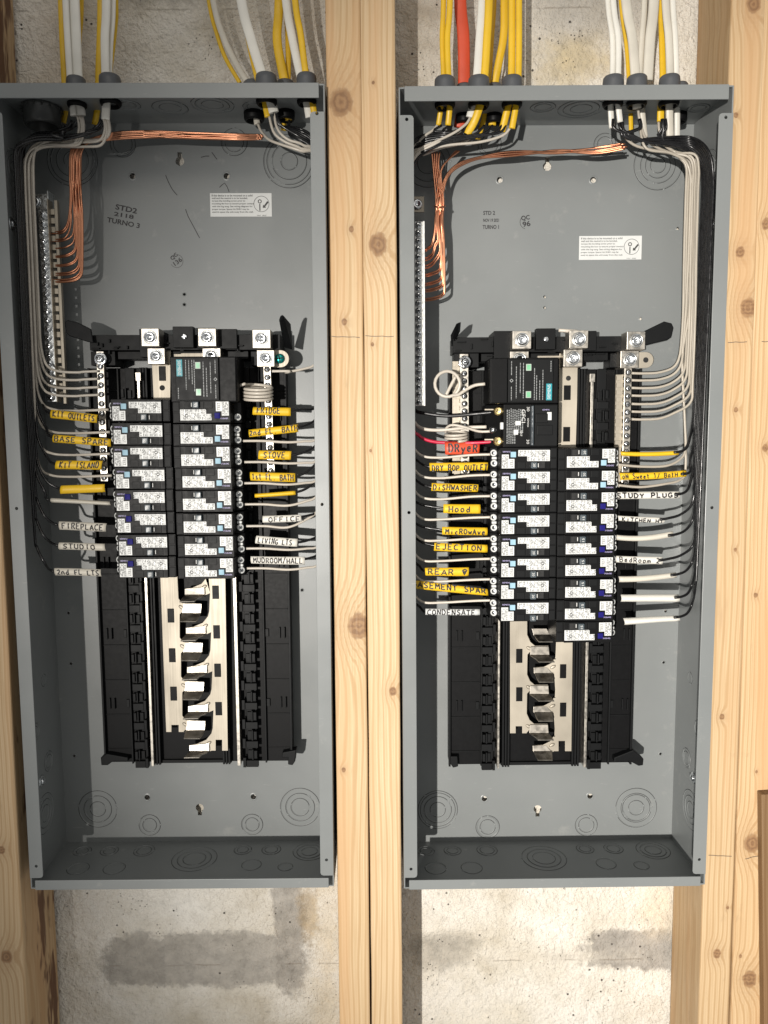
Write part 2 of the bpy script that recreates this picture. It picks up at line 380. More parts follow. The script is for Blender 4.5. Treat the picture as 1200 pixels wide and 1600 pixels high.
def stud(name_lbl, top, bot, side, mat_knots, Y=.012, width=.038, depth=.089, tint=(1, 1, 1), seed=0., bark=0., ydrop=(-330, 1930), marks=()):
    """top,bot: (px, py) of the edge named by side ('L' or 'R') on the front face"""
    a = P(top[0], top[1], Y); b = P(bot[0], bot[1], Y)
    t = (a - b).normalized(); zt = .62; zb = -.82
    A = a + t * ((zt - a.z) / t.z); B = a + t * ((zb - a.z) / t.z)
    off = width / 2 if side == 'L' else -width / 2
    A.x += off; B.x += off
    ang = math.atan2(A.x - B.x, A.z - B.z); Ln = (A - B).length
    mid = (A + B) / 2
    Mx = Matrix.Translation(B) @ Matrix.Rotation(ang, 4, 'Y'); inv = Mx.inverted()
    kn = []
    for (px, py, r) in mat_knots:
        q = inv @ P(px, py, Y); kn.append((q.x, q.z, r * .00072))
    mt = wood('pine_' + str(len(bpy.data.materials)), kn, tint, seed, bark)
    root = empty('wall_stud', Mx); tag(root, name_lbl, 'stud', 'pine studs of the wall framing')
    mb = MB(); nseg = 24; rr = .0022; rnd = random.Random(int(seed * 100) + 3)
    prof = [(-width / 2, rr), (-width / 2 + rr * .3, rr * .3), (-width / 2 + rr, 0), (width / 2 - rr, 0), (width / 2 - rr * .3, rr * .3), (width / 2, rr), (width / 2, depth), (-width / 2, depth)]
    vs = []
    for i in range(nseg + 1):
        z = Ln * i / nseg; j = [rnd.uniform(-.0003, .0003) for _ in range(2)]
        for (x, y) in prof: vs.append((x + (j[0] if x < 0 else j[1]), y, z))
    n = len(prof); fs = [tuple(range(n)), tuple(range((nseg + 1) * n - 1, nseg * n - 1, -1))]
    for i in range(nseg):
        for k in range(n): fs.append((i * n + k, i * n + (k + 1) % n, (i + 1) * n + (k + 1) % n, (i + 1) * n + k))
    mb.add(vs, fs); bd = mb.build('board', mt, root)
    for (x0, y0, x1, y1) in marks:
        p = [inv @ P(x0 + (x1 - x0) * k / 5, y0 + (y1 - y0) * k / 5 + rnd.uniform(-.6, .6), Y) for k in range(6)]
        for q in p: q.y = -.0003
        MB().ribbon(p, .0007).build('pencil_mark', 'pencil', root)
    return root
stud('pine stud with dark bark on its side, left of the left panel', (-38, 0), (43, 1600), 'R', [(10, 1495, 11), (2, 1328, 7)], seed=1.3, bark=1.0, tint=(.90, .86, .80))
stud('pine stud at the far left edge, doubled against the barked stud', (-90, 0), (-9.5, 1600), 'R', [], seed=2.1)
stud('left stud of the centre pair with a large knot near the top', (508, 0), (530.5, 1600), 'L', [(533, 160, 19), (538, 503, 5), (549, 358, 4.5), (561, 978, 20), (537, 1203, 4)], tint=(.98, .94, .86), seed=3.4, marks=[(518, 526, 562, 527)])
stud('right stud of the centre pair touching the right panel', (617.5, 0), (629, 1600), 'R', [(591, 382, 16), (583, 129, 2.6), (582, 538, 3), (614, 1080, 7), (579, 704, 2.5)], seed=4.7, tint=(1.02, .99, .93), marks=[(571, 525, 615, 526)])
stud('pine stud touching the right side of the right panel', (1143, 0), (1091, 1600), 'L', [(1178, 6, 12), (1157, 394, 8), (1169, 481, 14), (1149, 859, 3), (1137, 1418, 3), (1120, 1490, 8), (1150, 640, 4), (1128, 1120, 5), (1150, 180, 4)], seed=5.9, tint=(.90, .85, .77), marks=[(1137, 535, 1167, 534), (1107, 1336, 1143, 1338)])
stud('doubled pine stud at the right edge with two round knots low down', (1193, 0), (1141.5, 1600), 'L', [(1175, 1318, 15), (1171, 1530, 14), (1196, 700, 6), (1181, 930, 4), (1157, 1494, 3), (1197, 350, 8), (1182, 1206, 2.5)], seed=7.2, tint=(.94, .87, .77), marks=[(1190, 534, 1214, 533), (1164, 1342, 1186, 1337)])
# board leaning at the lower right
a = P(1190, 1242, 0); b = P(1194, 1600, 0)
ob = MB().box(0, .06, 0, .0115, -.75, 0).build('scrap_board', wood('pine_scrap', [], (.34, .27, .20), 9.), loc=None, bevel=.0012)
ob.location = a; ob.rotation_euler = (0, math.atan2(a.x - b.x, a.z - b.z), 0); tag(ob, 'upright scrap board cut off at the lower right corner, in front of the doubled stud', 'board')

# ================================================================== PANELS
def ring_arc(mb, c, ax, r, a0, a1, w=.0005, m=0, lift=.0002, seg=40):
    mb.lathe(c, ax, [(r - w / 2, lift), (r + w / 2, lift)], seg, m, False, a0, a1)
def knockout(parent, c, ax, radii, seedv=0, seg=40):
    """concentric punched rings: raised edge and dark slit, with solid ties between"""
    rnd = random.Random(seedv); mb = MB()
    for i, r in enumerate(radii):
        a = rnd.uniform(0, 360); h = .0005 if i % 2 == 0 else .0007
        mb.lathe(c, ax, [(r - .0011, 0), (r - .0007, h), (r - .0002, h), (r, 0)], seg, 0, True)
        ring_arc(mb, c, ax, r + .0003, a + 12, a + 340, .0005, 1, .00012)
        for t in (a, a + rnd.uniform(150, 200)):
            ax_ = Vector(ax); u = ax_.cross(Vector((0, 0, 1)) if abs(ax_.z) < .9 else Vector((1, 0, 0))).normalized(); w_ = ax_.cross(u)
            p = Vector(c) + (u * math.cos(R_(t)) + w_ * math.sin(R_(t))) * (r + .0003)
            mb.lathe(p, ax, [(.0014, 0), (.0009, .0005), (1e-5, .0006)], 8, 0, True)
    return mb.build('knockout', ['paint', 'gap'], parent)

def cut(o, cutters):
    """cut real through-holes: cutters are MB meshes"""
    mb = cutters.build('cutter', 'gap', o.parent)
    md = o.modifiers.new('b', 'BOOLEAN'); md.object = mb; md.operation = 'DIFFERENCE'; md.solver = 'EXACT'
    bpy.context.view_layer.update(); dg = bpy.context.evaluated_depsgraph_get()
    me = bpy.data.meshes.new_from_object(o.evaluated_get(dg)); o.modifiers.clear(); old = o.data; o.data = me
    bpy.data.objects.remove(mb); return o
def screw_mb(mb, c, ax, r, m0=0, m1=1, slot=True, seg=14):
    """pan head with cross slot"""
    c = Vector(c); ax = Vector(ax).normalized(); u = ax.cross(Vector((0, 0, 1))).normalized(); w_ = ax.cross(u)
    mb.lathe(c, ax, [(r, 0), (r, r * .35), (r * .82, r * .55), (r * .45, r * .66), (1e-5, r * .68)], seg, m0, True)
    if slot:
        an = random.uniform(0, 3.14); d1 = u * math.cos(an) + w_ * math.sin(an); d2 = ax.cross(d1)
        for d, e in ((d1, d2), (d2, d1)):
            q = [c + ax * r * .70 + d * a_ * r * .75 + e * b_ * r * .13 for a_, b_ in ((-1, -1), (1, -1), (1, 1), (-1, 1))]
            mb.add(q, [(0, 1, 2, 3)], m1)
    return mb
def lug(parent, fr, x0, y0, x1, y1, Y, bolt='tin', depth=.022):
    a = fr.l(x0, y0, Y); b = fr.l(x1, y1, Y); c = (a + b) / 2; hw = (b.x - a.x) / 2
    root = MB().box(a.x, b.x, Y, Y + depth, b.z, a.z).build('lug', 'alu', parent, bevel=.0006)
    mb = MB()
    mb.lathe((c.x, Y - .0002, c.z), (0, -1, 0), [(hw * .74, 0), (hw * .74, .0006), (hw * .66, .0012), (hw * .60, -.0008)], 24, 0)
    mb.lathe((c.x, Y, c.z), (0, -1, 0), [(hw * .58, 0), (hw * .58, .0022), (hw * .50, .0034), (hw * .30, .0036), (hw * .27, .0008), (1e-5, .0006)], 24, 1)
    mb.build('set_screw', ['steel_dark', 'zinc'], root); return root

def build_panel(fr, which):
    root = empty('breaker_panel', fr.M)
    L = which == 'L'
    tag(root, 'open grey steel breaker panel on the left with black marker scribbles inside' if L else 'open grey steel breaker panel on the right, brightly lit, with a GFCI breaker', 'breaker panel', 'two open electrical panels')
    def loc(px, py, Y): return fr.l(px, py, Y)
    T = .0016
    # back plate with real holes
    back = MB().box(-W2 + T, W2 - T, D, D + T, -H2 + T, H2 - T).build('back_plate', 'paint', root)
    cuts = MB()
    def hole(px, py, r):
        p = loc(px, py, D); cuts.lathe((p.x, D - .004, p.z), (0, 1, 0), [(1e-6, 0), (r, 0), (r, .01), (1e-6, .01)], 16)
    def dimple(px, py, r, nm='screw_hole'):
        p = loc(px, py, D); MB().lathe((p.x, D, p.z), (0, -1, 0), [(r * 1.5, 0), (r * 1.15, .0005), (r, .0003)], 18).build(nm, 'paint', back)
    def keyhole(px, py, flip):
        p = loc(px, py, D); sgn = -1 if flip else 1
        rk, hw_ = .0052, .0026; a0 = math.asin(hw_ / rk)
        poly = [(p.x + rk * math.sin(a0 + (2 * math.pi - 2 * a0) * k / 20), p.z + sgn * rk * math.cos(a0 + (2 * math.pi - 2 * a0) * k / 20)) for k in range(21)]
        poly += [(p.x - hw_, p.z + sgn * .0105), (p.x + hw_, p.z + sgn * .0105)]
        cuts.prism(poly, D - .004, D + .006)
    if L:
        for q in [(207, 275), (354, 275), (230, 1246), (396, 1245)]: hole(*q, .0036); dimple(*q, .0036)
        for q in [(288, 460), (288, 476), (107, 958), (111, 1037), (116, 1181), (472, 922)]: hole(*q, .0017); dimple(*q, .0018)
        keyhole(281, 252, False); keyhole(312, 1262, True)
    else:
        for q in [(781, 281), (927, 281), (757, 1248), (922, 1244)]: hole(*q, .0036); dimple(*q, .0036)
        for q in [(851, 464), (851, 481), (1059, 357), (1001, 498), (1014, 517), (648, 958), (649, 1037), (649, 1183), (1040, 955), (1037, 1035), (1032, 1178)]: hole(*q, .0017); dimple(*q, .0018)
        keyhole(855, 260, False); keyhole(840, 1264, True)
    cut(back, cuts)
    kk = [(113, 250, (.010, .019, .026, .030)), (192, 225, (.011, .015)), (366, 222, (.011, .0155)), (452, 252, (.010, .021, .027, .031)), (153, 1264, (.010, .018, .025)), (234, 1289, (.009, .014)), (394, 1288, (.009, .014)), (469, 1261, (.012, .019, .026))] if L else \
         [(668, 255, (.012, .021, .028)), (765, 225, (.010, .014)), (945, 226, (.009, .013)), (1028, 258, (.009, .015, .021, .029)), (684, 1265, (.010, .018, .023, .026)), (762, 1292, (.010, .0145, .0155)), (916, 1289, (.010, .0145)), (994, 1262, (.010, .018, .020, .027))]
    for i, (px, py, rr) in enumerate(kk):
        p = loc(px, py, D); knockout(back, (p.x, D, p.z), (0, -1, 0), rr, i * 7 + L)
    # side walls with front lips
    for s in (-1, 1):
        x0, x1 = sorted((s * W2, s * (W2 - T)))
        wl = MB().box(x0, x1, .0005, D + T, -H2, H2).build('side_wall', 'paint', root, bevel=.0004)
        xi = s * (W2 - .0160); zt, zb, c = H2 - .0290, -H2 + .0145, .0035
        xo = s * (W2 - .0003); poly = [(xo, zb), (xi + s * c, zb), (xi + s * .001, zb + .001), (xi, zb + c), (xi, zt - c), (xi + s * .001, zt - .001), (xi + s * c, zt), (xo, zt)]
        lip = MB().prism(poly, -.0012, .0004).build('front_lip', 'paint', root, bevel=.0004)
        # screw holes of the lip
        cm = MB()
        for py in ((178, 788, 1343) if s > 0 else (178, 792, 1349)) if L else ((184, 793, 1342) if s > 0 else (184, 796, 1351)):
            pz = loc(494 if L else 1117, py, 0).z; cm.lathe((s * (W2 - .0085), -.004, pz), (0, 1, 0), [(1e-6, 0), (.0019, 0), (.0019, .008), (1e-6, .008)], 14)
        cut(lip, cm)
        ax = (-s, 0, 0); xw = s * (W2 - T)
        for i, (yy, zz, rr) in enumerate([(.045, -.385, (.010, .017, .024)), (.062, -.325, (.008, .012)), (.030, -.275, (.007, .011)), (.055, .385, (.010, .017, .023)), (.06, -.22, (.007,))]):
            knockout(wl, (xw, yy, zz), ax, rr, i * 5 + 90 + s, 32)
        for zz in (.322, -.341):
            mb = MB(); mb.lathe((xw, .040, zz), ax, [(.0075, 0), (.0075, .0006), (.006, .0010), (.004, .001)], 18, 1); screw_mb(mb, (xw - s * .0008, .040, zz), ax, .0042, 0, 1)
            mb.build('mounting_screw', ['zinc', 'steel_dark'], wl)
    # top and bottom walls with their folded front lips
    for s in (-1, 1):
        z0, z1 = sorted((s * H2, s * (H2 - T)))
        wl = MB().box(-W2 + T, W2 - T, .0005, D, z0, z1).build('top_wall' if s > 0 else 'bottom_wall', 'paint', root)
        z0, z1 = sorted((s * (H2 + .0004), s * (H2 - (.0150 if s > 0 else .0115))))
        MB().box(-W2 + .0062, W2 - .0062, -.0016, .0003, z0, z1).build('front_lip', 'paint', root, bevel=.0005)
        zz = s * (H2 - T); ax = (0, 0, -s)
        if s > 0: ks = [(.0, .058, (.012, .020)), (-.045, .05, (.008, .013)), (.05, .05, (.012, .019, .024)), (.098, .055, (.009, .014))] if L else [(.03, .055, (.012, .020, .026)), (-.015, .05, (.009, .014)), (.085, .055, (.012, .018)), (.165, .055, (.008, .012))]
        else: ks = [(-.150, .080, (.007, .011)), (-.115, .080, (.007, .011)), (-.070, .080, (.009, .013)), (0, .06, (.014, .021, .028)), (.058, .080, (.007, .011)), (.095, .080, (.008, .012)), (.145, .075, (.010, .016, .021)), (-.14, .04, (.013,)), (-.095, .04, (.013,)), (.075, .045, (.012,)), (.118, .04, (.009,))]
        for i, (xx, yy, rr) in enumerate(ks): knockout(wl, (xx, yy, zz), ax, rr, i * 3 + 200 + L + s, 36)
    # ---- interior: black base
    def rect(px0, py0, px1, py1, Y0, Y1, mb, m=0):
        a = loc(px0, (py0 + py1) / 2, Y0); b = loc(px1, (py0 + py1) / 2, Y0); t = loc((px0 + px1) / 2, py0, Y0); d = loc((px0 + px1) / 2, py1, Y0)
        return mb.box(a.x, b.x, Y0, Y1, d.z, t.z, m)
    def xz(px, py, Y): p = loc(px, py, Y); return (p.x, p.z)
    # reference columns as (x px at y=1000) for left panel; right panel mapped by its own numbers
    if L: C = dict(l=159, l1=202, hl0=203, hl1=224, rl0=229, rl1=233, b0=235, b1=358, rr0=366, rr1=371, hr0=375, hr1=399, r1=413, r=453, top=513, bot=1190, yref=1000, lmid=163)
    else: C = dict(l=702, l1=752, hl0=754, hl1=775, rl0=778.5, rl1=781.5, b0=783, b1=906, rr0=916, rr1=920, hr0=922, hr1=944, r1=953, r=988, top=516, bot=1193, yref=1000, lmid=705)
    Yb = .076
    def X(k, Y=Yb): return loc(C[k], C['yref'], Y).x
    zt = loc(300 if L else 850, C['top'] + 62, Yb).z; zb = loc(300 if L else 850, C['bot'], Yb).z; ztop = loc(300 if L else 850, C['top'] + 12, .066).z
    base = MB().box(X('l'), X('r'), Yb, D - .002, zb, zt).build('interior_base', 'black', root, bevel=.0008)
    # side trays with rims and clips
    for (a, b, s) in (('l', 'l1', -1), ('r1', 'r', 1)):
        mb = MB(); xa, xb = X(a), X(b); out = xa if s < 0 else xb
        mb.box(out - .0012, out + .0012, Yb - .006, Yb - .0002, zb, zt)
        inn = xb if s < 0 else xa; mb.box(inn - .001, inn + .001, Yb - .005, Yb - .0002, zb, zt)
        n = 11
        for i in range(n):
            z = zb + (zt - zb) * (i + .4) / n
            mb.box(xa + .002, xb - .002, Yb - .0012, Yb - .0001, z - .0006, z + .0006)
            if i % 2:
                q = xa + (xb - xa) * (.30 if s < 0 else .70)
                mb.box(q - .0035, q - .0020, Yb - .003, Yb - .0001, z + .008, z + .022); mb.box(q + .0030, q + .0040, Yb - .004, Yb - .0001, z + .008, z + .022)
                q = xa + (xb - xa) * (.88 if s < 0 else .12); mb.box(q - .002, q + .002, Yb - .0025, Yb - .0001, z + .010, z + .020)
        mb.build('side_tray', 'black2', base, bevel=.0003)
    # hook rows (breaker outer hooks), one moulding per side
    pitch = (loc(300 if L else 850, 960, Yb).z - loc(300 if L else 850, 1021, Yb).z) / 2
    for (a, b, s) in (('hl0', 'hl1', -1), ('hr0', 'hr1', 1)):
        mb = MB(); xa, xb = X(a, .062), X(b, .062); wd_ = xb - xa; yf = .064
        mb.box(xa + wd_ * .25, xb - wd_ * .1, yf + .006, Yb - .0002, zb - .004, zt)
        z = zb - .003
        while z < zt - pitch:
            o_ = (lambda f: xa + wd_ * f) if s < 0 else (lambda f: xb - wd_ * f)
            def bx(f0, f1, y0, z0, z1):
                q0, q1 = sorted((o_(f0), o_(f1))); mb.box(q0, q1, y0, yf + .0055, z + z0 * pitch, z + z1 * pitch)
            bx(0, .78, yf, .02, .36); bx(.80, 1.0, yf - .001, .02, .52); bx(.05, .25, yf - .002, .50, .90); bx(.30, .40, yf - .001, .42, .95); bx(.42, .70, yf + .003, .45, .85)
            z += pitch
        mb.build('hook_rail', 'black2', base, bevel=.0003)
    # shiny mounting rails
    for (a, b, w_) in (('rl0', 'rl1', 1), ('rr0', 'rr1', 1)):
        mb = MB(); xa, xb = X(a, .060), X(b, .060); mid = zb + (zt - zb) * .58
        mb.box(xa, xb, .0605, Yb - .0002, zb + .001, mid - .002); mb.box(xa, xb, .0605, Yb - .0002, mid, zt - .006)
        mb.box(xa - .0015, xa - .0001, .062, Yb - .0002, mid - .045, mid - .037)
        mb.box(xa - .0015, xb + .0015, .0600, .067, zt - .016, zt - .0062)
        mb.build('support_rail', 'alu', root, bevel=.0003)
    # centre trough ribs
    mb = MB()
    for fr_ in (.02, .055, .09, .91, .945, .98):
        x = X('b0') + (X('b1') - X('b0')) * fr_; mb.box(x - .0012, x + .0012, .067, Yb - .0002, zb, zt)
    mb.box(X('b0'), X('b1'), .072, Yb - .0003, zb, zb + .004)
    mb.build('trough_ribs', 'black2', base, bevel=.0003)
    # header moulding
    mb = MB()
    hx = (140, 176, 218, 250, 300, 340, 372, 438) if L else (708, 742, 772, 800, 838, 868, 932, 1000)
    y0 = C['top']
    rect(hx[0], y0 + 10, hx[-1], y0 + 34, .058, .098, mb); rect(hx[2] - 4, y0, hx[6] + (0 if L else 0), y0 + 30, .056, .0575, mb) if False else None
    rect(hx[2], y0 + 1, hx[2] + 30, y0 + 45, .052, .098, mb)
    rect((270 if L else 838), y0 - 3, (302 if L else 868), y0 + 30, .046, .0575, mb)
    rect((308 if L else 890), y0 + 1, (370 if L else 932), y0 + 32, .051, .0575, mb)
    rect(hx[0] + 2, y0 + 36, hx[0] + 40, y0 + 58, .060, .090, mb); rect(hx[-1] - 46, y0 + 36, hx[-1] - 2, y0 + 58, .060, .090, mb)
    rect(hx[0] + 44, y0 + 36, hx[-1] - 50, y0 + 48, .064, .090, mb)
    rnd = random.Random(5 + L)
    for i in range(26):
        px = rnd.uniform(hx[0] + 3, hx[-1] - 12); py = y0 + rnd.uniform(11, 40)
        if rnd.random() < .5: rect(px, py, px + rnd.uniform(6, 14), py + 2, .0545, .0579, mb)
        else: rect(px, py, px + 2, py + rnd.uniform(4, 9), .0545, .0579, mb)
    mb.build('header_moulding', 'black2', root, bevel=.0004)
    mb = MB(); cx = 288 if L else 853; p = loc(cx, y0 + (13 if L else 14), .045); screw_mb(mb, (p.x, .0458, p.z), (0, -1, 0), .0034); mb.build('header_screw', ['zinc', 'steel_dark'], root)
    # wire-guide ears of the base
    def ear(pts, name, Y0=.050, Y1=.053): 
        MB().prism([xz(a, b, Y0) for a, b in pts], Y0, Y1).build(name, 'black2', root, bevel=.001)
    if L:
        ear([(101, 503), (105, 500), (120, 503), (142, 514), (146, 536), (136, 534), (108, 525), (103, 520)], 'guide_ear')
        a = loc(438, 494, .030); b = loc(452, 540, .060)
        MB().add([a, loc(441, 492, .030), loc(452, 505, .058), loc(455, 545, .070), loc(444, 542, .070), loc(436, 500, .032)], [(0, 1, 2, 3, 4, 5)]).build('guide_ear', 'black2', root).modifiers.new('s', 'SOLIDIFY').thickness = .0025
        ear([(157, 1184), (166, 1178), (200, 1184), (200, 1190), (176, 1190), (168, 1196), (158, 1196)], 'foot', .066, .080)
        ear([(441, 1176), (463, 1172), (461, 1190), (457, 1196), (450, 1195), (450, 1184), (440, 1184)], 'foot', .066, .080)
    else:
        ear([(1001, 520), (1038, 502), (1050, 505), (1053, 512), (1050, 526), (1043, 531), (1002, 541)], 'guide_ear')
        MB().add([loc(704, 524, .066), loc(713, 506, .034), loc(717, 504, .032), loc(716, 518, .036), loc(705, 541, .070)], [(0, 1, 2, 3, 4)]).build('guide_ear', 'black2', root).modifiers.new('s', 'SOLIDIFY').thickness = .0025
        ear([(704, 1182), (715, 1182), (716, 1198), (708, 1200), (704, 1194)], 'foot', .066, .080)
        ear([(960, 1184), (990, 1172), (1006, 1186), (1005, 1196), (998, 1197), (985, 1190), (960, 1191)], 'foot', .066, .080)
    # ---- bus bars with stabs
    YB = .0605
    def bus(outline, name='bus_bar'): return MB().prism([xz(a, b, YB) for a, b in outline], YB, YB + .0018).build(name, 'tin', root, bevel=.00035)
    def stab(parent, flat, blade, rise=.011):
        """flat: two top corners, blade: lower edge; the tongue bends forward"""
        (xa, ya), (xb, yb), (xc, yc), (xd, yd) = flat
        v = [loc(xa, ya, YB - .0003), loc(xb, yb, YB - .0003), loc(xc, yc, YB - .002), loc(xd, yd, YB - .002)]
        q = [loc(x, y, YB - .002 - rise * t) for x, y, t in blade]
        mb = MB(); mb.add(v, [(0, 1, 2, 3)]); mb.add([v[3], v[2]] + q, [tuple(range(2 + len(q)))])
        o = mb.build('stab', 'tin_bright', parent); 
        so = o.modifiers.new('s', 'SOLIDIFY'); so.thickness = .0016; so.offset = -1
        be = o.modifiers.new('b', 'BEVEL'); be.width = .0003; be.segments = 2
        return o
    def eye(parent, px, py, ang):
        p = loc(px, py, YB); mb = MB(); c, s_ = math.cos(ang), math.sin(ang); vs = []; n = 16
        for (rx, ry, h) in ((.0040, .0022, 0), (.0034, .0017, .0010), (.0022, .0010, .0012)):
            for k in range(n):
                u, w_ = rx * math.cos(2 * math.pi * k / n), ry * math.sin(2 * math.pi * k / n); vs.append((p.x + u * c - w_ * s_, YB - h, p.z + u * s_ + w_ * c))
        fs = [(i * n + k, i * n + (k + 1) % n, (i + 1) * n + (k + 1) % n, (i + 1) * n + k) for i in range(2) for k in range(n)] + [tuple(range(2 * n, 3 * n))]
        mb.add(vs, fs, 0, True); mb.build('rivet', 'tin', parent)
    def slot(parent, x0, y0, x1, y1):
        mb = MB(); rect(x0, y0, x1, y1, YB - .0006, YB + .006, mb); o = mb.build('retaining_tab', 'black', parent, bevel=.0005); return o
    if L:
        # left bar: outline with finger roots; drift of the columns down the picture
        dr = lambda y: (y - 960) * .031
        out = [(250, 895), (277, 895)]
        for k in range(4):
            y = 943 + 61 * k; d_ = 2 * k
            out += [(279 + d_, y - 8), (284 + d_, y - 1), (315 + d_, y + .5), (315 + d_, y + 8), (284 + d_, y + 14), (281 + d_, y + 17)]
        out += [(289, 1144), (279, 1144), (279, 1133), (268, 1133), (268, 1144), (259.5, 1144)]
        lb = bus(out)
        for k in range(4):
            y = 943 + 61 * k; d_ = 2 * k
            stab(lb, [(286 + d_, y), (315 + d_, y + .5), (314 + d_, y + 15), (284 + d_, y + 15)], [(311 + d_, y + 21, .5), (306 + d_, y + 28, 1), (281 + d_, y + 28, 1)])
            eye(lb, 283.5 + d_, y + 6, -.6)
        for k, y in enumerate((951, 1013, 1073)): slot(lb, 261.5 + 2.2 * k, y, 272 + 2.2 * k, y + 22)
        out = [(352, 896), (356, 1173), (347, 1173), (347, 1156), (337, 1156), (337, 1173), (329, 1173)]
        for k in range(4, -1, -1):
            y = 920 + 61 * k; d_ = 1.8 * k
            out += [(328 + d_, y + 7), (321 + d_, y + 10), (289 + d_, y + 10), (289 + d_, y), (301 + d_, y - 2), (315 + d_, y - 8), (323 + d_, y - 18), (325 + d_, y - 26)]
        out += [(320, 896)]
        rb = bus(out)
        for k in range(5):
            y = 920 + 61 * k; d_ = 1.8 * k
            stab(rb, [(289 + d_, y), (320 + d_, y - 3), (320 + d_, y + 9), (289 + d_, y + 9)], [(316 + d_, y + 12, .4), (308 + d_, y + 15, .7), (304 + d_, y + 19.5, 1), (280 + d_, y + 20, 1)])
            eye(rb, 319 + d_, y - 3, .6)
        for k, y in enumerate((915, 977, 1037, 1097)): slot(rb, 331.5 + 1.6 * k, y, 342 + 1.6 * k, y + 21)
        # upper part of the left bar by the surge module
        ub = bus([(236, 545), (267, 545), (266, 626), (240, 626)]); slot(ub, 248, 572, 259, 595)
        mb = MB(); p = loc(253.5, 606, YB); mb.lathe((p.x, YB - .0001, p.z), (0, -1, 0), [(1e-5, .0004), (.0032, .0003)], 16); mb.build('bus_hole', 'gap', ub)
        rect_mb = MB(); rect(272, 552, 345, 557, YB - .001, YB + .004, rect_mb); rect_mb.build('jumper', 'tin', root)
    else:
        out = [(797, 968), (824, 968), (824, 992)]
        for k in range(3):
            y = 1009 + 61 * k; d_ = -.6 * k
            out += [(824.5 + d_, y - 16), (829 + d_, y - 6), (836 + d_, y), (857 + d_, y), (857 + d_, y + 9), (829 + d_, y + 9), (824.5 + d_, y + 14)]
        out += [(823, 1146), (816, 1146), (816, 1135), (806, 1135), (806, 1146), (797, 1146)]
        lb = bus(out)
        for k in range(3):
            y = 1009 + 61 * k; d_ = -.6 * k
            stab(lb, [(829 + d_, y + 1), (857 + d_, y + 1), (858 + d_, y + 14), (828 + d_, y + 14)], [(867 + d_, y + 25, 1), (842 + d_, y + 25, 1), (838 + d_, y + 21, .7), (832 + d_, y + 17, .4)])
            eye(lb, 827 + d_, y + 4, -.5)
        stab(lb, [(831, 982), (854, 982), (860, 993), (834, 993)], [(864, 1004, 1), (842, 1004, 1), (837, 998, .4)])
        for k, y in enumerate((1014, 1074)): slot(lb, 806.5, y, 816.5, y + 22)
        out = [(895, 1001), (893, 1174), (883, 1174), (883, 1158), (873, 1158), (873, 1174), (866, 1174)]
        for k in range(2, -1, -1):
            y = 1043 + 61 * k; d_ = -.8 * k
            out += [(866 + d_, y + 10), (862 + d_, y + 10), (834 + d_, y + 9), (834 + d_, y), (850 + d_, y - 1), (862 + d_, y - 7), (868 + d_, y - 16), (868.5 + d_, y - 26)]
        out += [(869, 1001)]
        rb = bus(out)
        for k in range(3):
            y = 1043 + 61 * k; d_ = -.8 * k
            stab(rb, [(834 + d_, y), (855 + d_, y), (864 + d_, y + 10), (835 + d_, y + 10)], [(865 + d_, y + 24, 1), (842 + d_, y + 24, 1), (838 + d_, y + 17, .5)])
            eye(rb, 864 + d_, y - 1, .5)
        for k, y in enumerate((1038, 1098)): slot(rb, 875, y, 885, y + 22)
        ub = bus([(874, 552), (903, 552), (902, 625), (900, 699), (872, 699)]); slot(ub, 881, 602, 892, 625); slot(ub, 880, 667, 891, 690)
        mb = MB(); p = loc(888, 591, YB); mb.lathe((p.x, YB - .0001, p.z), (0, -1, 0), [(1e-5, .0004), (.0030, .0003)], 16); mb.build('bus_hole', 'gap', ub)
        rect_mb = MB(); rect(840, 556, 876, 560, YB - .001, YB + .004, rect_mb); rect_mb.build('jumper', 'tin', root)
    # ---- lugs
    for q in ([(220, 513, 249, 541, .036), (230, 544, 258, 569, .044), (309, 513, 338, 541, .036), (316, 544, 345, 569, .044), (394, 515, 423, 544, .036), (401, 547, 429, 573, .044)] if L else
              [(801, 517, 830, 545, .036), (797, 549, 826, 575, .044), (890, 516, 919, 544, .036), (881, 546, 910, 573, .044), (980, 518, 1008, 546, .036), (970, 548, 998, 575, .044)]): lug(root, fr, *q)
    # ---- neutral bars with screws
    def nbar(xa, ya, xb, yb, wpx, n, sidex, head=False):
        Yn = .050; mb = MB(); a = loc(xa, ya, Yn); b = loc(xb, yb, Yn); hw = wpx * .72e-3 / 2
        mb.sheet([Vector((a.x - hw, Yn, a.z)), Vector((b.x - hw, Yn, b.z)), Vector((b.x + hw, Yn, b.z)), Vector((a.x + hw, Yn, a.z))], .008)
        o = mb.build('neutral_bar', 'alu', root, bevel=.0004)
        if L: s_ = 0
        mb = MB(); s_ = sidex
        for k in range(int((a.z - b.z) / .0085)):
            z = a.z - .012 - k * .0085; x = a.x + (b.x - a.x) * (a.z - z) / (a.z - b.z)
            mb.box(x + s_ * (hw + .0045) - .0035, x + s_ * (hw + .0045) + .0035, Yn + .004, Yn + .009, z - .0025, z + .0025)
        mb.box(min(a.x, b.x) + s_ * hw + (s_ > 0) * 0 - (s_ < 0) * .0080, max(a.x, b.x) + s_ * hw + (s_ > 0) * .0080, Yn + .0062, Yn + .0085, b.z, a.z - .008)
        if not L: mb.build('wire_channel', 'tin', o)
        for k in range(n):
            f = (k + .6) / n; c = a.lerp(b, f); m2 = MB()
            m2.lathe((c.x, Yn - .0001, c.z), (0, -1, 0), [(.0036, 0), (.0036, .0004), (.0030, .0005)], 14, 1)
            screw_mb(m2, (c.x, Yn - .0003, c.z), (0, -1, 0), .0028); m2.build('screw', ['zinc', 'gap'], o)
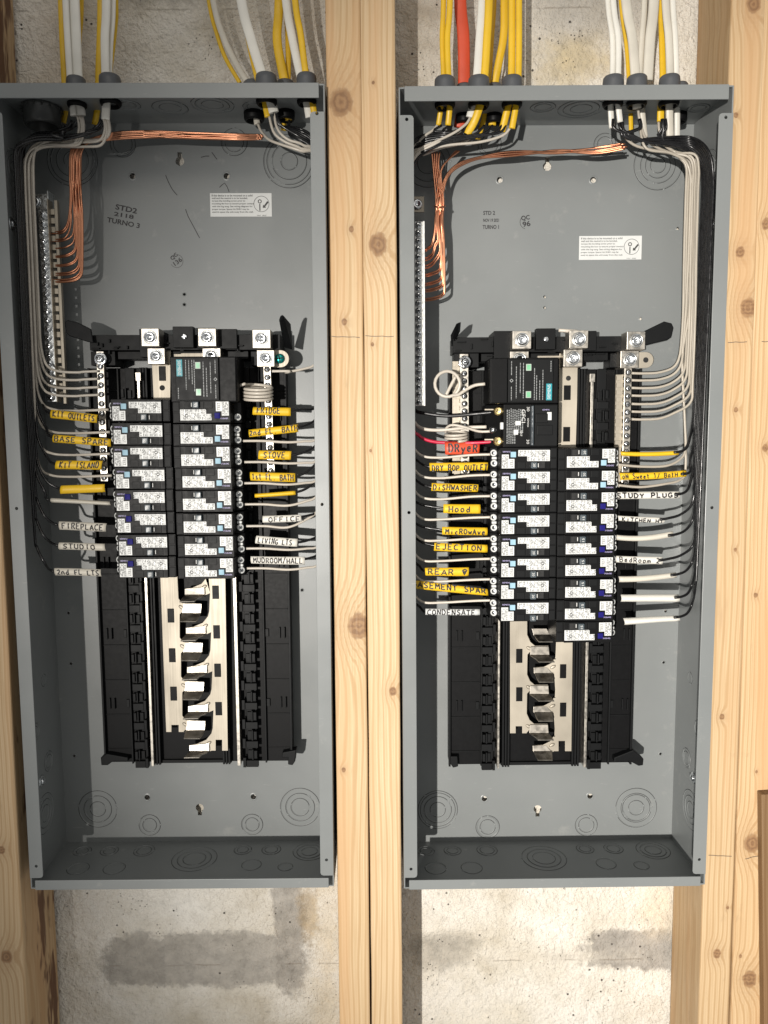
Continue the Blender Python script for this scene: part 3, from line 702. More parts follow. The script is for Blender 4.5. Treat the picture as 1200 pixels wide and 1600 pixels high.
        if head:
            m2 = MB(); c = loc(head[0], head[1], Yn); m2.lathe((c.x, Yn, c.z), (0, -1, 0), [(.0075, 0), (.0075, .0010), (.0066, .0014), (.005, .0014)], 20, 0)
            m2.lathe((c.x, Yn - .001, c.z), (0, -1, 0), [(.0048, 0), (.0048, .003), (.0030, .0042), (1e-5, .0044)], 6, 1, False); m2.lathe((c.x, Yn - .001, c.z), (0, -1, 0), [(.0020, .0043), (.0020, .0062), (1e-5, .0064)], 12, 0)
            m2.build('bolt', ['zinc', 'steel_dark'], o)
        return o
    if L:
        nbar(156, 549, 163, 752, 12, 14, 1, (157, 561)); nbar(417, 570, 424, 752, 12, 15, -1)
        tab = (430, 452, 547, 574)
    else:
        nbar(725, 553, 727, 740, 14, 16, -1, (726, 566)); nbar(982, 574, 977, 760, 12, 15, -1)
        tab = (1000, 1021, 550, 575)
    a = loc(tab[0] - 4, tab[2], .058); b = loc(tab[1], tab[3], .058); r = (a.z - b.z) / 2; cx = b.x - r; cz = (a.z + b.z) / 2
    poly = [(a.x, b.z)] + [(cx + r * math.cos(t), cz + r * math.sin(t)) for t in [(-90 + 15 * i) * math.pi / 180 for i in range(13)]] + [(a.x, a.z)]
    o = MB().prism(poly, .058, .0596).build('bonding_tab', 'tin', root, bevel=.0003)
    if L: m2 = MB(); screw_mb(m2, (cx - .001, .0578, cz), (0, -1, 0), .0058); m2.build('bonding_screw', ['greenscrew', 'gap'], o)
    else: MB().lathe((cx, .0579, cz), (0, -1, 0), [(1e-5, .0002), (.0032, .0002)], 16).build('bonding_hole', 'gap', o)
    # ---- ground bar
    Yg = .060 if L else .032
    a, b, n, cxs = ((63, 328), (88.5, 628), 22, 0) if L else ((652, 346), (653.5, 634), 24, 0)
    A = loc(a[0] + 4, a[1], Yg); B = loc(b[0] - (7 if L else 0) + 0, b[1], Yg); xm = (A.x + B.x) / 2
    hw = .0058 if L else .0048
    gb = MB().box(xm - hw, xm + hw, Yg, Yg + .010, B.z, A.z).build('ground_bar', 'steel_dark' if L else 'dull_zinc', root, bevel=.0006)
    if L:
        MB().box(xm + hw + .0002, xm + hw + .0010, Yg - .002, Yg + .012, B.z, A.z + .012).build('bar_edge', 'tin', gb)
        mb = MB(); mb.box(xm + hw + .0060, xm + hw + .0095, Yg + .004, Yg + .010, B.z - .002, A.z + .012)
        for k in range(n):
            z = A.z - (A.z - B.z) * (k + .1) / n; mb.box(xm + hw + .0011, xm + hw + .0059, Yg + .004, Yg + .010, z - .0032, z + .0032)
        mb.build('wire_slots', 'tin', gb, bevel=.0003)
    else: MB().box(xm + hw + .0001, xm + hw + .0018, Yg - .001, Yg + .010, B.z, A.z).build('bar_edge', 'dull_zinc', gb)
    for k in range(n):
        z = A.z - (A.z - B.z) * (k + .5) / n; m2 = MB(); m2.lathe((xm - .0005, Yg, z), (0, -1, 0), [(.0044, 0), (.0043, .001), (.0036, .0012)], 14, 2); screw_mb(m2, (xm - .0005, Yg - .0006, z), (0, -1, 0), .0036); m2.build('screw', ['zinc', 'gap', 'steel_dark' if L else 'dull_zinc'], gb)
    bk = loc(*((56, 316) if L else (652, 320)), .070); mb = MB()
    mb.box(bk.x - .008, bk.x + (.016 if L else .008), .068, .070, bk.z - .009, bk.z + .009)
    if L: mb.box(bk.x + .0165, bk.x + .0180, .062, .080, bk.z - .012, bk.z + .011)
    mb.build('bar_bracket', 'steel_dark' if L else 'tin', gb, bevel=.0003)
    m2 = MB(); m2.lathe((bk.x, .068, bk.z), (0, -1, 0), [(.0062, 0), (.0062, .001), (.005, .0025), (.0032, .003), (.0026, .001), (1e-5, .001)], 18, 0); m2.build('bracket_screw', 'zinc', gb)
    # ---- printing on the back plate
    def ptext(st, px, py, hpx, rot=0, wpx=None, mat='ink', parent=back):
        h = hpx * .80e-3; p = loc(px, py, D); mb = MB(); mb.text(st, h, (p.x, D - .0003, p.z), rot, 0, wpx * .80e-3 if wpx else None, bold=.022); return mb.build('stamp', mat, parent)
    if L:
        ptext('STD2', 180, 327, 8, -12, 33); ptext('2118', 178, 337, 6, -10, 30); ptext('TURNO 3', 167, 347, 7.5, -11, 50)
        ptext('QC', 270, 408, 7, 40, 12); ptext('136', 274, 416, 7, 35, 14)
        mb = MB(); p = loc(276, 408, D); ring_arc(mb, (p.x, D, p.z), (0, -1, 0), .0078, 30, 330, .0004, 0, .0003); mb.build('stamp', 'ink', back)
        for pts in ([(259, 274), (263, 284), (270, 297), (277, 305)], [(290, 327), (294, 338), (303, 355), (312, 372)], [(314, 246), (321, 244), (327, 244)], [(331, 238), (336, 245), (339, 249)], [(343, 293), (351, 286), (355, 292), (358, 300)]):
            q = smooth_path([loc(a_, b_, D) for a_, b_ in pts], 5)
            for v in q: v.y = D - .0003
            MB().ribbon(q, .0008).build('marker_line', 'ink', back)
        sx, sy = 328, 302
    else:
        ptext('STD 2', 755, 336, 6, 0, 18); ptext('NOV 19 2021', 755, 347, 5, 0, 24); ptext('TURNO 1', 754, 358, 6, 0, 25)
        ptext('QC', 815, 346, 8, 8, 13); ptext('96', 817, 355, 8, 8, 12)
        mb = MB(); p = loc(823, 347, D); ring_arc(mb, (p.x, D, p.z), (0, -1, 0), .0082, -60, 75, .0005, 0, .0003); mb.build('stamp', 'ink', back)
        sx, sy = 905, 369
    a_ = loc(sx, sy, D); b_ = loc(sx + 97, sy + 36.5, D); rr = .0012
    st = MB().box(a_.x, b_.x, D - .0004, D - .0001, b_.z, a_.z).build('instruction_sticker', 'label', root, bevel=.0001)
    mb = MB(); hgt = (a_.z - b_.z)
    for i, (s_, wf) in enumerate([('If this device is to be mounted on a solid', .66), ('wall and the neutral is to be bonded,', .58), ('torque the bonding screw prior to', .54), ('mounting the box to ensure proper contact', .68), ('with the lug tang. See wiring diagram for', .66), ('proper torque. Spacer kit 5NR1 may be', .60), ('used to space the unit away from the wall.', .67)]):
        mb.text(s_, hgt * .085, (a_.x + .0022, D - .0006, a_.z - hgt * (.145 + .118 * i)), 0, 0, (b_.x - a_.x) * wf, bold=.012)
    cx = b_.x - .0125; cz = (a_.z + b_.z) / 2 + .0010
    ring_arc(mb, (cx, D, cz), (0, -1, 0), .0092, 0, 360, .0005, 0, .0006)
    mb.lathe((cx - .002, D, cz + .003), (0, -1, 0), [(.0014, .0006), (.0024, .0006)], 16, 0, False)
    mb.prism([(cx - .0026, cz - .008), (cx - .0014, cz - .008), (cx - .0014, cz), (cx - .0026, cz)], D - .0007, D - .0005)
    mb.prism([(cx + .0015, cz - .0045), (cx + .0020, cz - .0010), (cx + .0032, cz - .0018), (cx + .0072, cz + .0034), (cx + .0088, cz + .0020), (cx + .0046, cz - .0030), (cx + .0052, cz - .0044)], D - .0007, D - .0005)
    for dx in (-.006, .001): mb.text('TORQUE' if dx < 0 else 'BRASS', .0013, (cx + dx, D - .0006, b_.z + .0006), 0, 0, .0048)
    mb.build('printing', 'print', st)
    return root
PL = build_panel(FL, 'L'); PR = build_panel(FR, 'R')

# conduit hub at the upper left of the left panel
c = P(66, 178, .055); mb = MB()
zc = (FL.M @ Vector((0, 0, H2 - .0016))).z
mb.lathe((c.x, .055, zc), (0, 0, -1), [(.0215, .0002), (.0215, .004), (.0200, .0045), (.0200, .018), (.0188, .021), (.0165, .021), (.0160, .004), (1e-5, .003)], 40)
for k in range(16):
    an = k * math.pi / 8; mb.box(c.x + .0215 * math.cos(an) - .001, c.x + .0215 * math.cos(an) + .001, .055 + .0215 * math.sin(an) - .001, .055 + .0215 * math.sin(an) + .001, zc - .0045, zc - .0003)
tag(mb.build('conduit_hub', 'paint_dark'), 'wide dark empty conduit hub under the top of the left panel', 'conduit fitting')

# ================================================================== BREAKERS
# built in millimetres: x = 0 is the inner (bus) end, -x outward, z = 0 top, face at y = 0
def mm(mb, x0, x1, y0, y1, z0, z1, m=0): return mb.box(x0 / 1e3, x1 / 1e3, y0 / 1e3, y1 / 1e3, z0 / 1e3, z1 / 1e3, m)
def microprint(mb, x0, x1, z0, z1, seedv, y=-.35, dens=1.0, vertical=True):
    rnd = random.Random(seedv); x = x0
    while x < x1 - .7:
        z = z0
        while z < z1 - .4:
            ln = rnd.uniform(.8, 3.5)
            if rnd.random() < .80 * dens: mm(mb, x, x + .60, y - .02, y, z, min(z + ln, z1))
            z += ln + rnd.uniform(.4, 1.0)
        x += rnd.choice((1.1, 1.2, 1.5))
def make_breaker(kind, terminals=2):
    """kind: 'afci' pale blue button, 'cafci' navy button"""
    r = empty('circuit_breaker', Matrix.Identity(4))
    mb = MB()
    prof = [(0, 3), (-8.6, 3), (-8.6, 0), (-66, 0), (-66.4, 15), (-67.4, 17.5), (-74.8, 21.5), (-75, 26), (-75, 50), (0, 50)]
    vs = [(x / 1e3, y / 1e3, z / 1e3) for z in (-24.9, -.1) for x, y in prof]; n = len(prof)
    mb.add(vs, [tuple(range(n)), tuple(range(2 * n - 1, n - 1, -1))] + [((i + 1) % n, i, i + n, (i + 1) % n + n) for i in range(n)])
    mb.build('body', 'black', r, bevel=.0004)
    mb = MB(); mm(mb, -36, -14, -.6, .3, -24.2, -15.9); mm(mb, -46, -37, -.4, .3, -24, -16.5); mm(mb, -7.5, -1, 2.4, 3.2, -24, -13); mm(mb, -7.5, -1, 2.4, 3.2, -11.5, -1)
    mb.build('face_moulding', 'black2', r, bevel=.0003)
    mb = MB(); mm(mb, -22.3, -15, -.75, -.5, -23.4, -16.9); mb.build('handle_slot', 'gap', r)
    mb = MB(); mm(mb, -31.3, -24.3, -5.5, .2, -23.9, -16.6); h = mb.build('handle', 'knob', r, bevel=.0009)
    mb = MB(); mb.text('15' if kind == 'cafci' else '20', .0026, (-.0293, -.0057, -.0180), -90, 0, .0040); mb.build('printing', 'whiteprint', h)
    mb = MB(); mm(mb, -22.9, -22.1, -1.4, -.4, -22.6, -18.2); mb.build('on_mark', 'whiteprint', r)
    # main rating label
    if kind == 'afci': poly = [(-45.5, -2.9), (-9.2, -2.9), (-9.2, -15.6), (-35.2, -15.6), (-35.2, -10), (-45.5, -10)]
    else: poly = [(-44.5, -2.9), (-9.2, -2.9), (-9.2, -15.2), (-38, -15.2), (-38, -10), (-44.5, -10)]
    lb = MB().prism([(a / 1e3, b / 1e3) for a, b in poly], -.0003, .0001).build('rating_label', 'label', r)
    mb = MB(); microprint(mb, -34.5, -10, -15, -3.6, 3); microprint(mb, -44.5, -36, -9.4, -3.6, 4)
    if kind == 'cafci': mm(mb, -37.5, -33.5, -.36, -.34, -14.8, -14.6)
    mb.lathe((-.0165, -.00034, -.008), (0, -1, 0), [(.0012, .0001), (.0020, .0001)], 14, 0, False)
    mb.build('printing', 'print', lb)
    if kind == 'cafci':
        mb = MB(); mm(mb, -38.6, -34.6, -.42, -.38, -14.6, -4.2); mb.build('print_field', 'label', lb)
        mb = MB(); mb.text('CAFCI', .0029, (-.0378, -.00046, -.0046), -90, 0, .0095); mb.build('printing', 'ink', lb)
    poly = [(-64.3, -8), (-56.3, -8), (-56.3, -13), (-49.8, -13), (-49.8, -23.8), (-64.3, -23.8)]
    tl = MB().prism([(a / 1e3, b / 1e3) for a, b in poly], -.0003, .0001).build('test_label', 'label', r)
    mb = MB(); mb.text('TEST', .0032, (-.0546, -.00036, -.0139), -90, 0, .0088); microprint(mb, -63.6, -56.6, -23, -8.8, 8); mb.build('printing', 'print', tl)
    mb = MB(); mm(mb, -54.4, -48.2, -1.6, .2, -11.2, -4.8); mb.build('test_button', 'blue' if kind == 'afci' else 'navy', r, bevel=.0004)
    mb = MB(); mb.text('SIEMENS', .0016, (-.0632, -.0002, -.0056), 0, 0, .0088); mb.build('brand_print', 'violet', r)
    # terminals on the sloping outer end
    nrm = Vector((-.92, -.39, 0)).normalized()
    zs = [-6.6, -18.6][:terminals]
    for i, z in enumerate(zs):
        c = Vector((-.0707 + .0006 * i, .0192, z / 1e3)); mb = MB()
        mb.lathe(c, (-.42, -.9, 0), [(.0040, -.004), (.0040, .0012), (.0034, .0018), (.0022, .0018)], 18, 0); screw_mb(mb, c, (-.42, -.9, 0), .0028, 2, 1)
        mb.build('terminal_screw', ['label', 'gap', 'zinc'], r)
    if terminals > 1:
        mb = MB(); c = Vector((-.0703, .0176, -.0126)); mb.box(c.x - .0028, c.x + .0028, c.y - .0006, c.y + .004, c.z - .0015, c.z + .0015); mb.build('terminal_mark', 'label', r, bevel=.0006)
    return r
proto = {('afci', 2): make_breaker('afci'), ('cafci', 2): make_breaker('cafci'), ('cafci', 1): make_breaker('cafci', 1)}
used = set(); rw0 = random.Random(77)
YF = .013
def place_breaker(fr, px, py, right, key, label, group, mat=None):
    """px: inner end, py: top of the body in the photo"""
    if key not in used: r = proto[key]; used.add(key)
    else: r = copy_tree(proto[key])
    p = fr.l(px, py, YF)
    if right: m = fr.M @ Matrix.Translation((p.x, YF, p.z - .025)) @ Matrix.Rotation(math.pi, 4, 'Y')
    else: m = fr.M @ Matrix.Translation((p.x, YF, p.z))
    m = m @ Matrix.Rotation(R_(rw0.uniform(-.35, .35)), 4, 'Y') @ Matrix.Translation((0, rw0.uniform(-.0005, .0005), rw0.uniform(-.0001, .0001)))
    r.matrix_world = m; tag(r, label, 'circuit breaker', group); return r
LLT = ['KIT OUTLETS', 'BASE SPARE', 'KIT ISLAND', 'blank yellow', 'blank white', 'FIREPLACE', 'STUDIO', '2nd FL LTS']
LLY = [628, 665, 700, 734.5, 769, 804, 839, 874]; LLX = [264, 266, 266, 269, 269, 271, 273, 273.5]
for i in range(8):
    k = 'afci' if i < 4 else 'cafci'
    place_breaker(FL, LLX[i], LLY[i] - 4.3, False, (k, 2), f"slim breaker with {'pale blue' if k=='afci' else 'navy'} button, left panel's left column, beside {LLT[i]} tag", 'breakers in the left column of the left panel')
LRT = ['FRIDGE', '2nd FL BATH', 'STOVE', '1st FL BATH', 'blank yellow', 'OFFICE', 'LIVING LTS', 'MUDROOM HALL']
LRY = [630, 666, 701, 735, 770.5, 806, 841, 875.6]; LRX = [268.5, 269, 270, 272, 273, 274, 276, 276.5]
for i in range(8):
    k = ('cafci', 1) if i == 0 else ('afci', 2)
    place_breaker(FL, LRX[i], LRY[i] - 3.5, True, k, f"slim breaker with {'navy' if i==0 else 'pale blue'} button, left panel's right column, beside {LRT[i]} tag", 'breakers in the right column of the left panel')
RLT = ['DRY BOP OUTLET', 'DISHWASHER', 'HOOD', 'MICROWAVE', 'EJECTION', 'REAR', 'BASEMENT SPAR', 'CONDENSATE']
for i in range(8):
    y = 703 + 34.1 * i
    place_breaker(FR, 872 - .4 * i, y - 4, False, ('afci', 2), f"slim breaker with pale blue button, right panel's left column, beside {RLT[i]} tag", 'breakers in the left column of the right panel')
RRT = ['plain yellow sleeve', 'Sweet BatH tag', 'STUDY PLUGS tag', 'KITCHEN tag', 'sleeve above BedRoom', 'BedRoom tag', 'sleeve below BedRoom', 'second lowest sleeve', 'lowest sleeve']
for i in range(9):
    y = 703 + 34.0 * i
    k = ('afci', 2) if i < 2 else ('cafci', 2)
    place_breaker(FR, 873.5 - .4 * i, y - 2.5, True, k, f"slim breaker, {'pale blue' if i<2 else 'navy'} button, right panel's right column, at {RRT[i]}", 'breakers in the right column of the right panel')

# surge modules (wide black boxes with a teal print)
def surge(fr, px0, py0, px1, py1, flip, label):
    Y = .010; a = fr.l(px0, py0, Y); b = fr.l(px1, py1, Y); W = b.x - a.x; H = a.z - b.z
    r = empty('surge_module', fr.M @ Matrix.Translation(((a.x + b.x) / 2, Y, (a.z + b.z) / 2)) @ Matrix.Rotation(math.pi if flip else 0, 4, 'Y'))
    tag(r, label, 'surge module', 'two wide black modules above the breakers')
    w, h = W / 2, H / 2
    MB().box(-w, w, .003, .05, -h, h).build('body', 'black', r, bevel=.0010)
    MB().box(-w + .0065, w - .0205, 0, .0032, -h + .0020, h - .0016).build('face_panel', 'black2', r, bevel=.0005)
    MB().box(w - .0200, w - .001, .0005, .0032, -h + .0005, h - .0005).build('end_cap', 'black', r, bevel=.0010)
    x0 = -w + .008
    lb = MB().box(x0, x0 + .0065, -.0003, 0.0001, h - .022, h - .0035).build('brand_patch', 'teal', r)
    mb = MB(); mb.text('SIEMENS', .0034, (x0 + .0016, -.0005, h - .0045), -90, 0, .0165); mb.build('printing', 'whiteprint', lb)
    mb = MB(); rnd = random.Random(3)
    for (xx, z0, z1) in ((x0 + .001, -h + .004, -h + .016), (x0 + .010, -h + .014, h - .004), (x0 + .0135, 0, h - .004), (x0 + .017, -h + .02, h - .004), (x0 + .0195, -h + .012, h - .004), (w - .038, -h + .006, h - .006), (w - .0345, -h + .006, h - .012), (w - .030, -h + .010, h - .006), (w - .0245, -h + .004, -h + .02), (w - .0245, h - .019, h - .004)):
        z = z0
        while z < z1:
            ln = rnd.uniform(.001, .0032); mb.box(xx, xx + .0008, -.0003, -.0001, z, min(z + ln, z1)); z += ln + .0006
    mb.lathe((w - .0242, 0, 0), (0, -1, 0), [(.0012, .0002), (.0022, .0002)], 4, 0, False)
    mb.build('fine_print', 'greyprint', r)
    for z in (h - .010, -h + .011):
        o = MB().box(w - .0465, w - .0405, -.0006, .0002, z - .0038, z + .0038).build('indicator_window', 'greenframe', r, bevel=.0003)
        MB().box(w - .0455, w - .0415, -.0008, -.0005, z - .0028, z + .0028).build('indicator', 'green', o)
    return r
surge(FL, 264, 557, 371, 628, False, 'wide black module with teal patch at its left, top of the left panel column')
surge(FR, 766, 559, 873, 630, True, 'wide black module with teal patch at its right, top of the right panel column')

# two-pole GFCI breaker
def gfci(fr, px0, py0, px1, py1):
    Y = .012; a = fr.l(px0, py0, Y); b = fr.l(px1, py1, Y); W = b.x - a.x; H = a.z - b.z
    r = empty('gfci_breaker', fr.M @ Matrix.Translation(((a.x + b.x) / 2, Y, (a.z + b.z) / 2)))
    tag(r, 'double height black GFCI breaker with brass terminals beside the red DRyeR tag', 'GFCI breaker'); w, h = W / 2, H / 2
    mb = MB(); prof = [(w, .002), (w, .05), (-w - .004, .05), (-w - .004, .022), (-w + .012, .008), (-w + .014, 0), (w - .030, 0), (w - .030, .002)]
    n = len(prof); mb.add([(x, y, z) for z in (-h, h) for x, y in prof], [tuple(range(n)), tuple(range(2 * n - 1, n - 1, -1))] + [((i + 1) % n, i, i + n, (i + 1) % n + n) for i in range(n)])
    mb.build('body', 'black', r, bevel=.0006)
    mb = MB(); mb.box(w - .029, w - .0005, -.0006, .0018, -h + .001, h - .001); mb.box(w - .026, w - .012, -.0030, -.0004, h * .12, h * .55); mb.box(w - .024, w - .006, -.0018, -.0004, -h * .45, h * .02); mb.build('face_moulding', 'black2', r, bevel=.0006)
    mb = MB(); mb.box(w - .0315, w - .0290, -.0085, .0015, -h + .002, h - .002); hd = mb.build('handle_tie', 'knob', r, bevel=.0005)
    mb = MB(); mb.box(w - .0312, w - .0302, -.0088, -.0084, -h + .003, h - .003); mb.build('tie_edge', 'zinc', hd)
    mb = MB(); mb.text('GFCI', .0042, (-.0035, -.0003, h - .006), -90, 0, .0150); mb.text('30', .0030, (w - .0355, -.0003, h - .003), -90, 0, .0050); mb.text('30', .0030, (w - .0355, -.0003, -h + .0085), -90, 0, .0050)
    mb.text('TEST', .0022, (-.0050, -.0003, -.005), -90, 0, .0070); mb.text('SIEMENS', .0017, (.0030, -.0003, h * .35), -90, 0, .0100)
    mb.build('printing', 'whiteprint', r)
    mb = MB(); rnd = random.Random(9)
    for i in range(9):
        xx = -w + .0175 + i * .0022; z = -h + .004 + (i // 5) * .012
        while z < h - .006: ln = rnd.uniform(.001, .003); mb.box(xx, xx + .0010, -.0002, 0, z, z + ln); z += ln + .0007
    mb.build('fine_print', 'greyprint', r)
    MB().box(-.0125, -.0075, -.0015, .0002, -h * .42, -h * .18).build('test_button', 'label', r, bevel=.0004)
    MB().box(-.0105, -.0045, -.0004, .0001, h * .02, h * .22).build('rating_mark', 'label', r)
    MB().box(w - .0125, w - .0075, -.0012, -.0004, h * .25, h * .62).build('side_sticker', 'label', r)
    mb = MB(); mb.text('SIEMENS', .0015, (w - .018, -.0010, h * .70), 0, 0, .0080); mb.build('brand_print', 'violet', r)
    for z in (h * .70, -h * .72):
        mb = MB(); c = (-w + .0092, .0085, z); mb.lathe(c, (-.3, -.95, 0), [(.0052, -.003), (.0052, .0016), (.0042, .0024), (.0024, .0026)], 20, 0); screw_mb(mb, c, (-.3, -.95, 0), .0036, 0, 1); mb.build('terminal_screw', ['brass', 'gap'], r)
        MB().box(-w - .006, -w + .004, .012, .014, z + .0012, z + .0026).build('terminal_clamp', 'tin', r)
    mb = MB(); c = (-w + .0035, .0140, -.0045); mb.lathe(c, (-.3, -.95, 0), [(.0040, -.003), (.0040, .0012), (.0032, .002)], 18, 0); screw_mb(mb, c, (-.3, -.95, 0), .003, 0, 1); mb.build('neutral_screw', ['zinc', 'gap'], r)
    MB().box(-w + .0105, -w + .0145, .0010, .006, -.004, .004).build('terminal_mark', 'label', r, bevel=.0008)
gfci(FR, 768, 632, 871, 698)

# ================================================================== CABLES, CONNECTORS, WIRES
def cable(pts, wpx, mat, label, cat='cable', group='sheathed cables entering the panels', thick=.0024, twist=0.0):
    q = [P(*p) for p in pts]; loc = q[-1]; w_ = wpx * (.80e-3 if pts[0][0] < 520 else .74e-3) / 2
    mb = MB().tube(q, 0, 14, flat=(w_, max(.0017, min(thick, w_ * .6))), twist=twist, n=8, prof=lambda c: .86 + .14 * abs(math.cos(2.2 * c)))
    o = mb.build('sheathed_cable', mat, None, loc=loc); tag(o, label, cat, group); return o
def connector(fr, px, Y, wpx, label):
    """plastic bushing in a knockout: dome above the top wall, locknut ring below"""
    p = fr.l(px, 132, Y); zt = H2; r = wpx * .80e-3 / 2
    o = empty('cable_connector', fr.M @ Matrix.Translation((p.x, Y, zt))); tag(o, label, 'cable connector', 'grey cable connectors in the panel tops')
    MB().lathe((0, 0, .0003), (0, 0, 1), [(r, 0), (r, .019 + (Y > .06) * .006), (r * .96, .0235 + (Y > .06) * .006), (r * .86, .0250 + (Y > .06) * .006), (r * .72, .0245), (r * .70, .001)], 28).build('collar', 'grey_plastic', o)
    MB().lathe((0, 0, -.0018), (0, 0, -1), [(r * .98, 0), (r * 1.0, .001), (r * .98, .003 + .005 * (Y > .06)), (r * .86, .005 + .005 * (Y > .06)), (r * .74, .005 + .005 * (Y > .06)), (r * .72, .001)], 28).build('clamp_ring', 'black', o)
for px, Y, wd_, lb in [(119, .045, 27, 'leftmost grey connector of the left panel top, holding two white cables'), (172, .040, 30, 'second grey connector from the left on the left panel top')]: connector(FL, px, Y, wd_, lb)
for px, Y, wd_, lb in [(416, .038, 30, 'grey connector with a white and a yellow cable, left panel top'), (479, .038, 28, 'grey connector at the right corner of the left panel top'), (396, .070, 30, 'dark connector set back behind the others under the left panel top'), (446, .068, 26, 'dark connector of the thick yellow cables on the left panel top')]: connector(FL, px, Y, wd_, lb)
for px, Y, wd_, lb in [(695, .038, 29, 'grey connector with two yellow cables at the left corner of the right panel top'), (748, .038, 30, 'grey connector with a white and yellow cable, right of the orange cable'), (800, .038, 29, 'grey connector with a yellow cable pair on the right panel top'),
                       (725, .070, 24, 'dark connector around the thick orange cable'), (772, .070, 24, 'dark connector set back between two yellow cable groups'),
                       (958, .038, 29, 'grey connector with a white cable pair on the right panel top'), (995, .038, 29, 'grey connector with cream cables, middle one on the right panel top'), (1046, .038, 29, 'grey connector at the right corner of the right panel top'), (1062, .070, 24, 'dark connector set back in the right corner of the right panel top')]: connector(FR, px, Y, wd_, lb)
T_ = -170
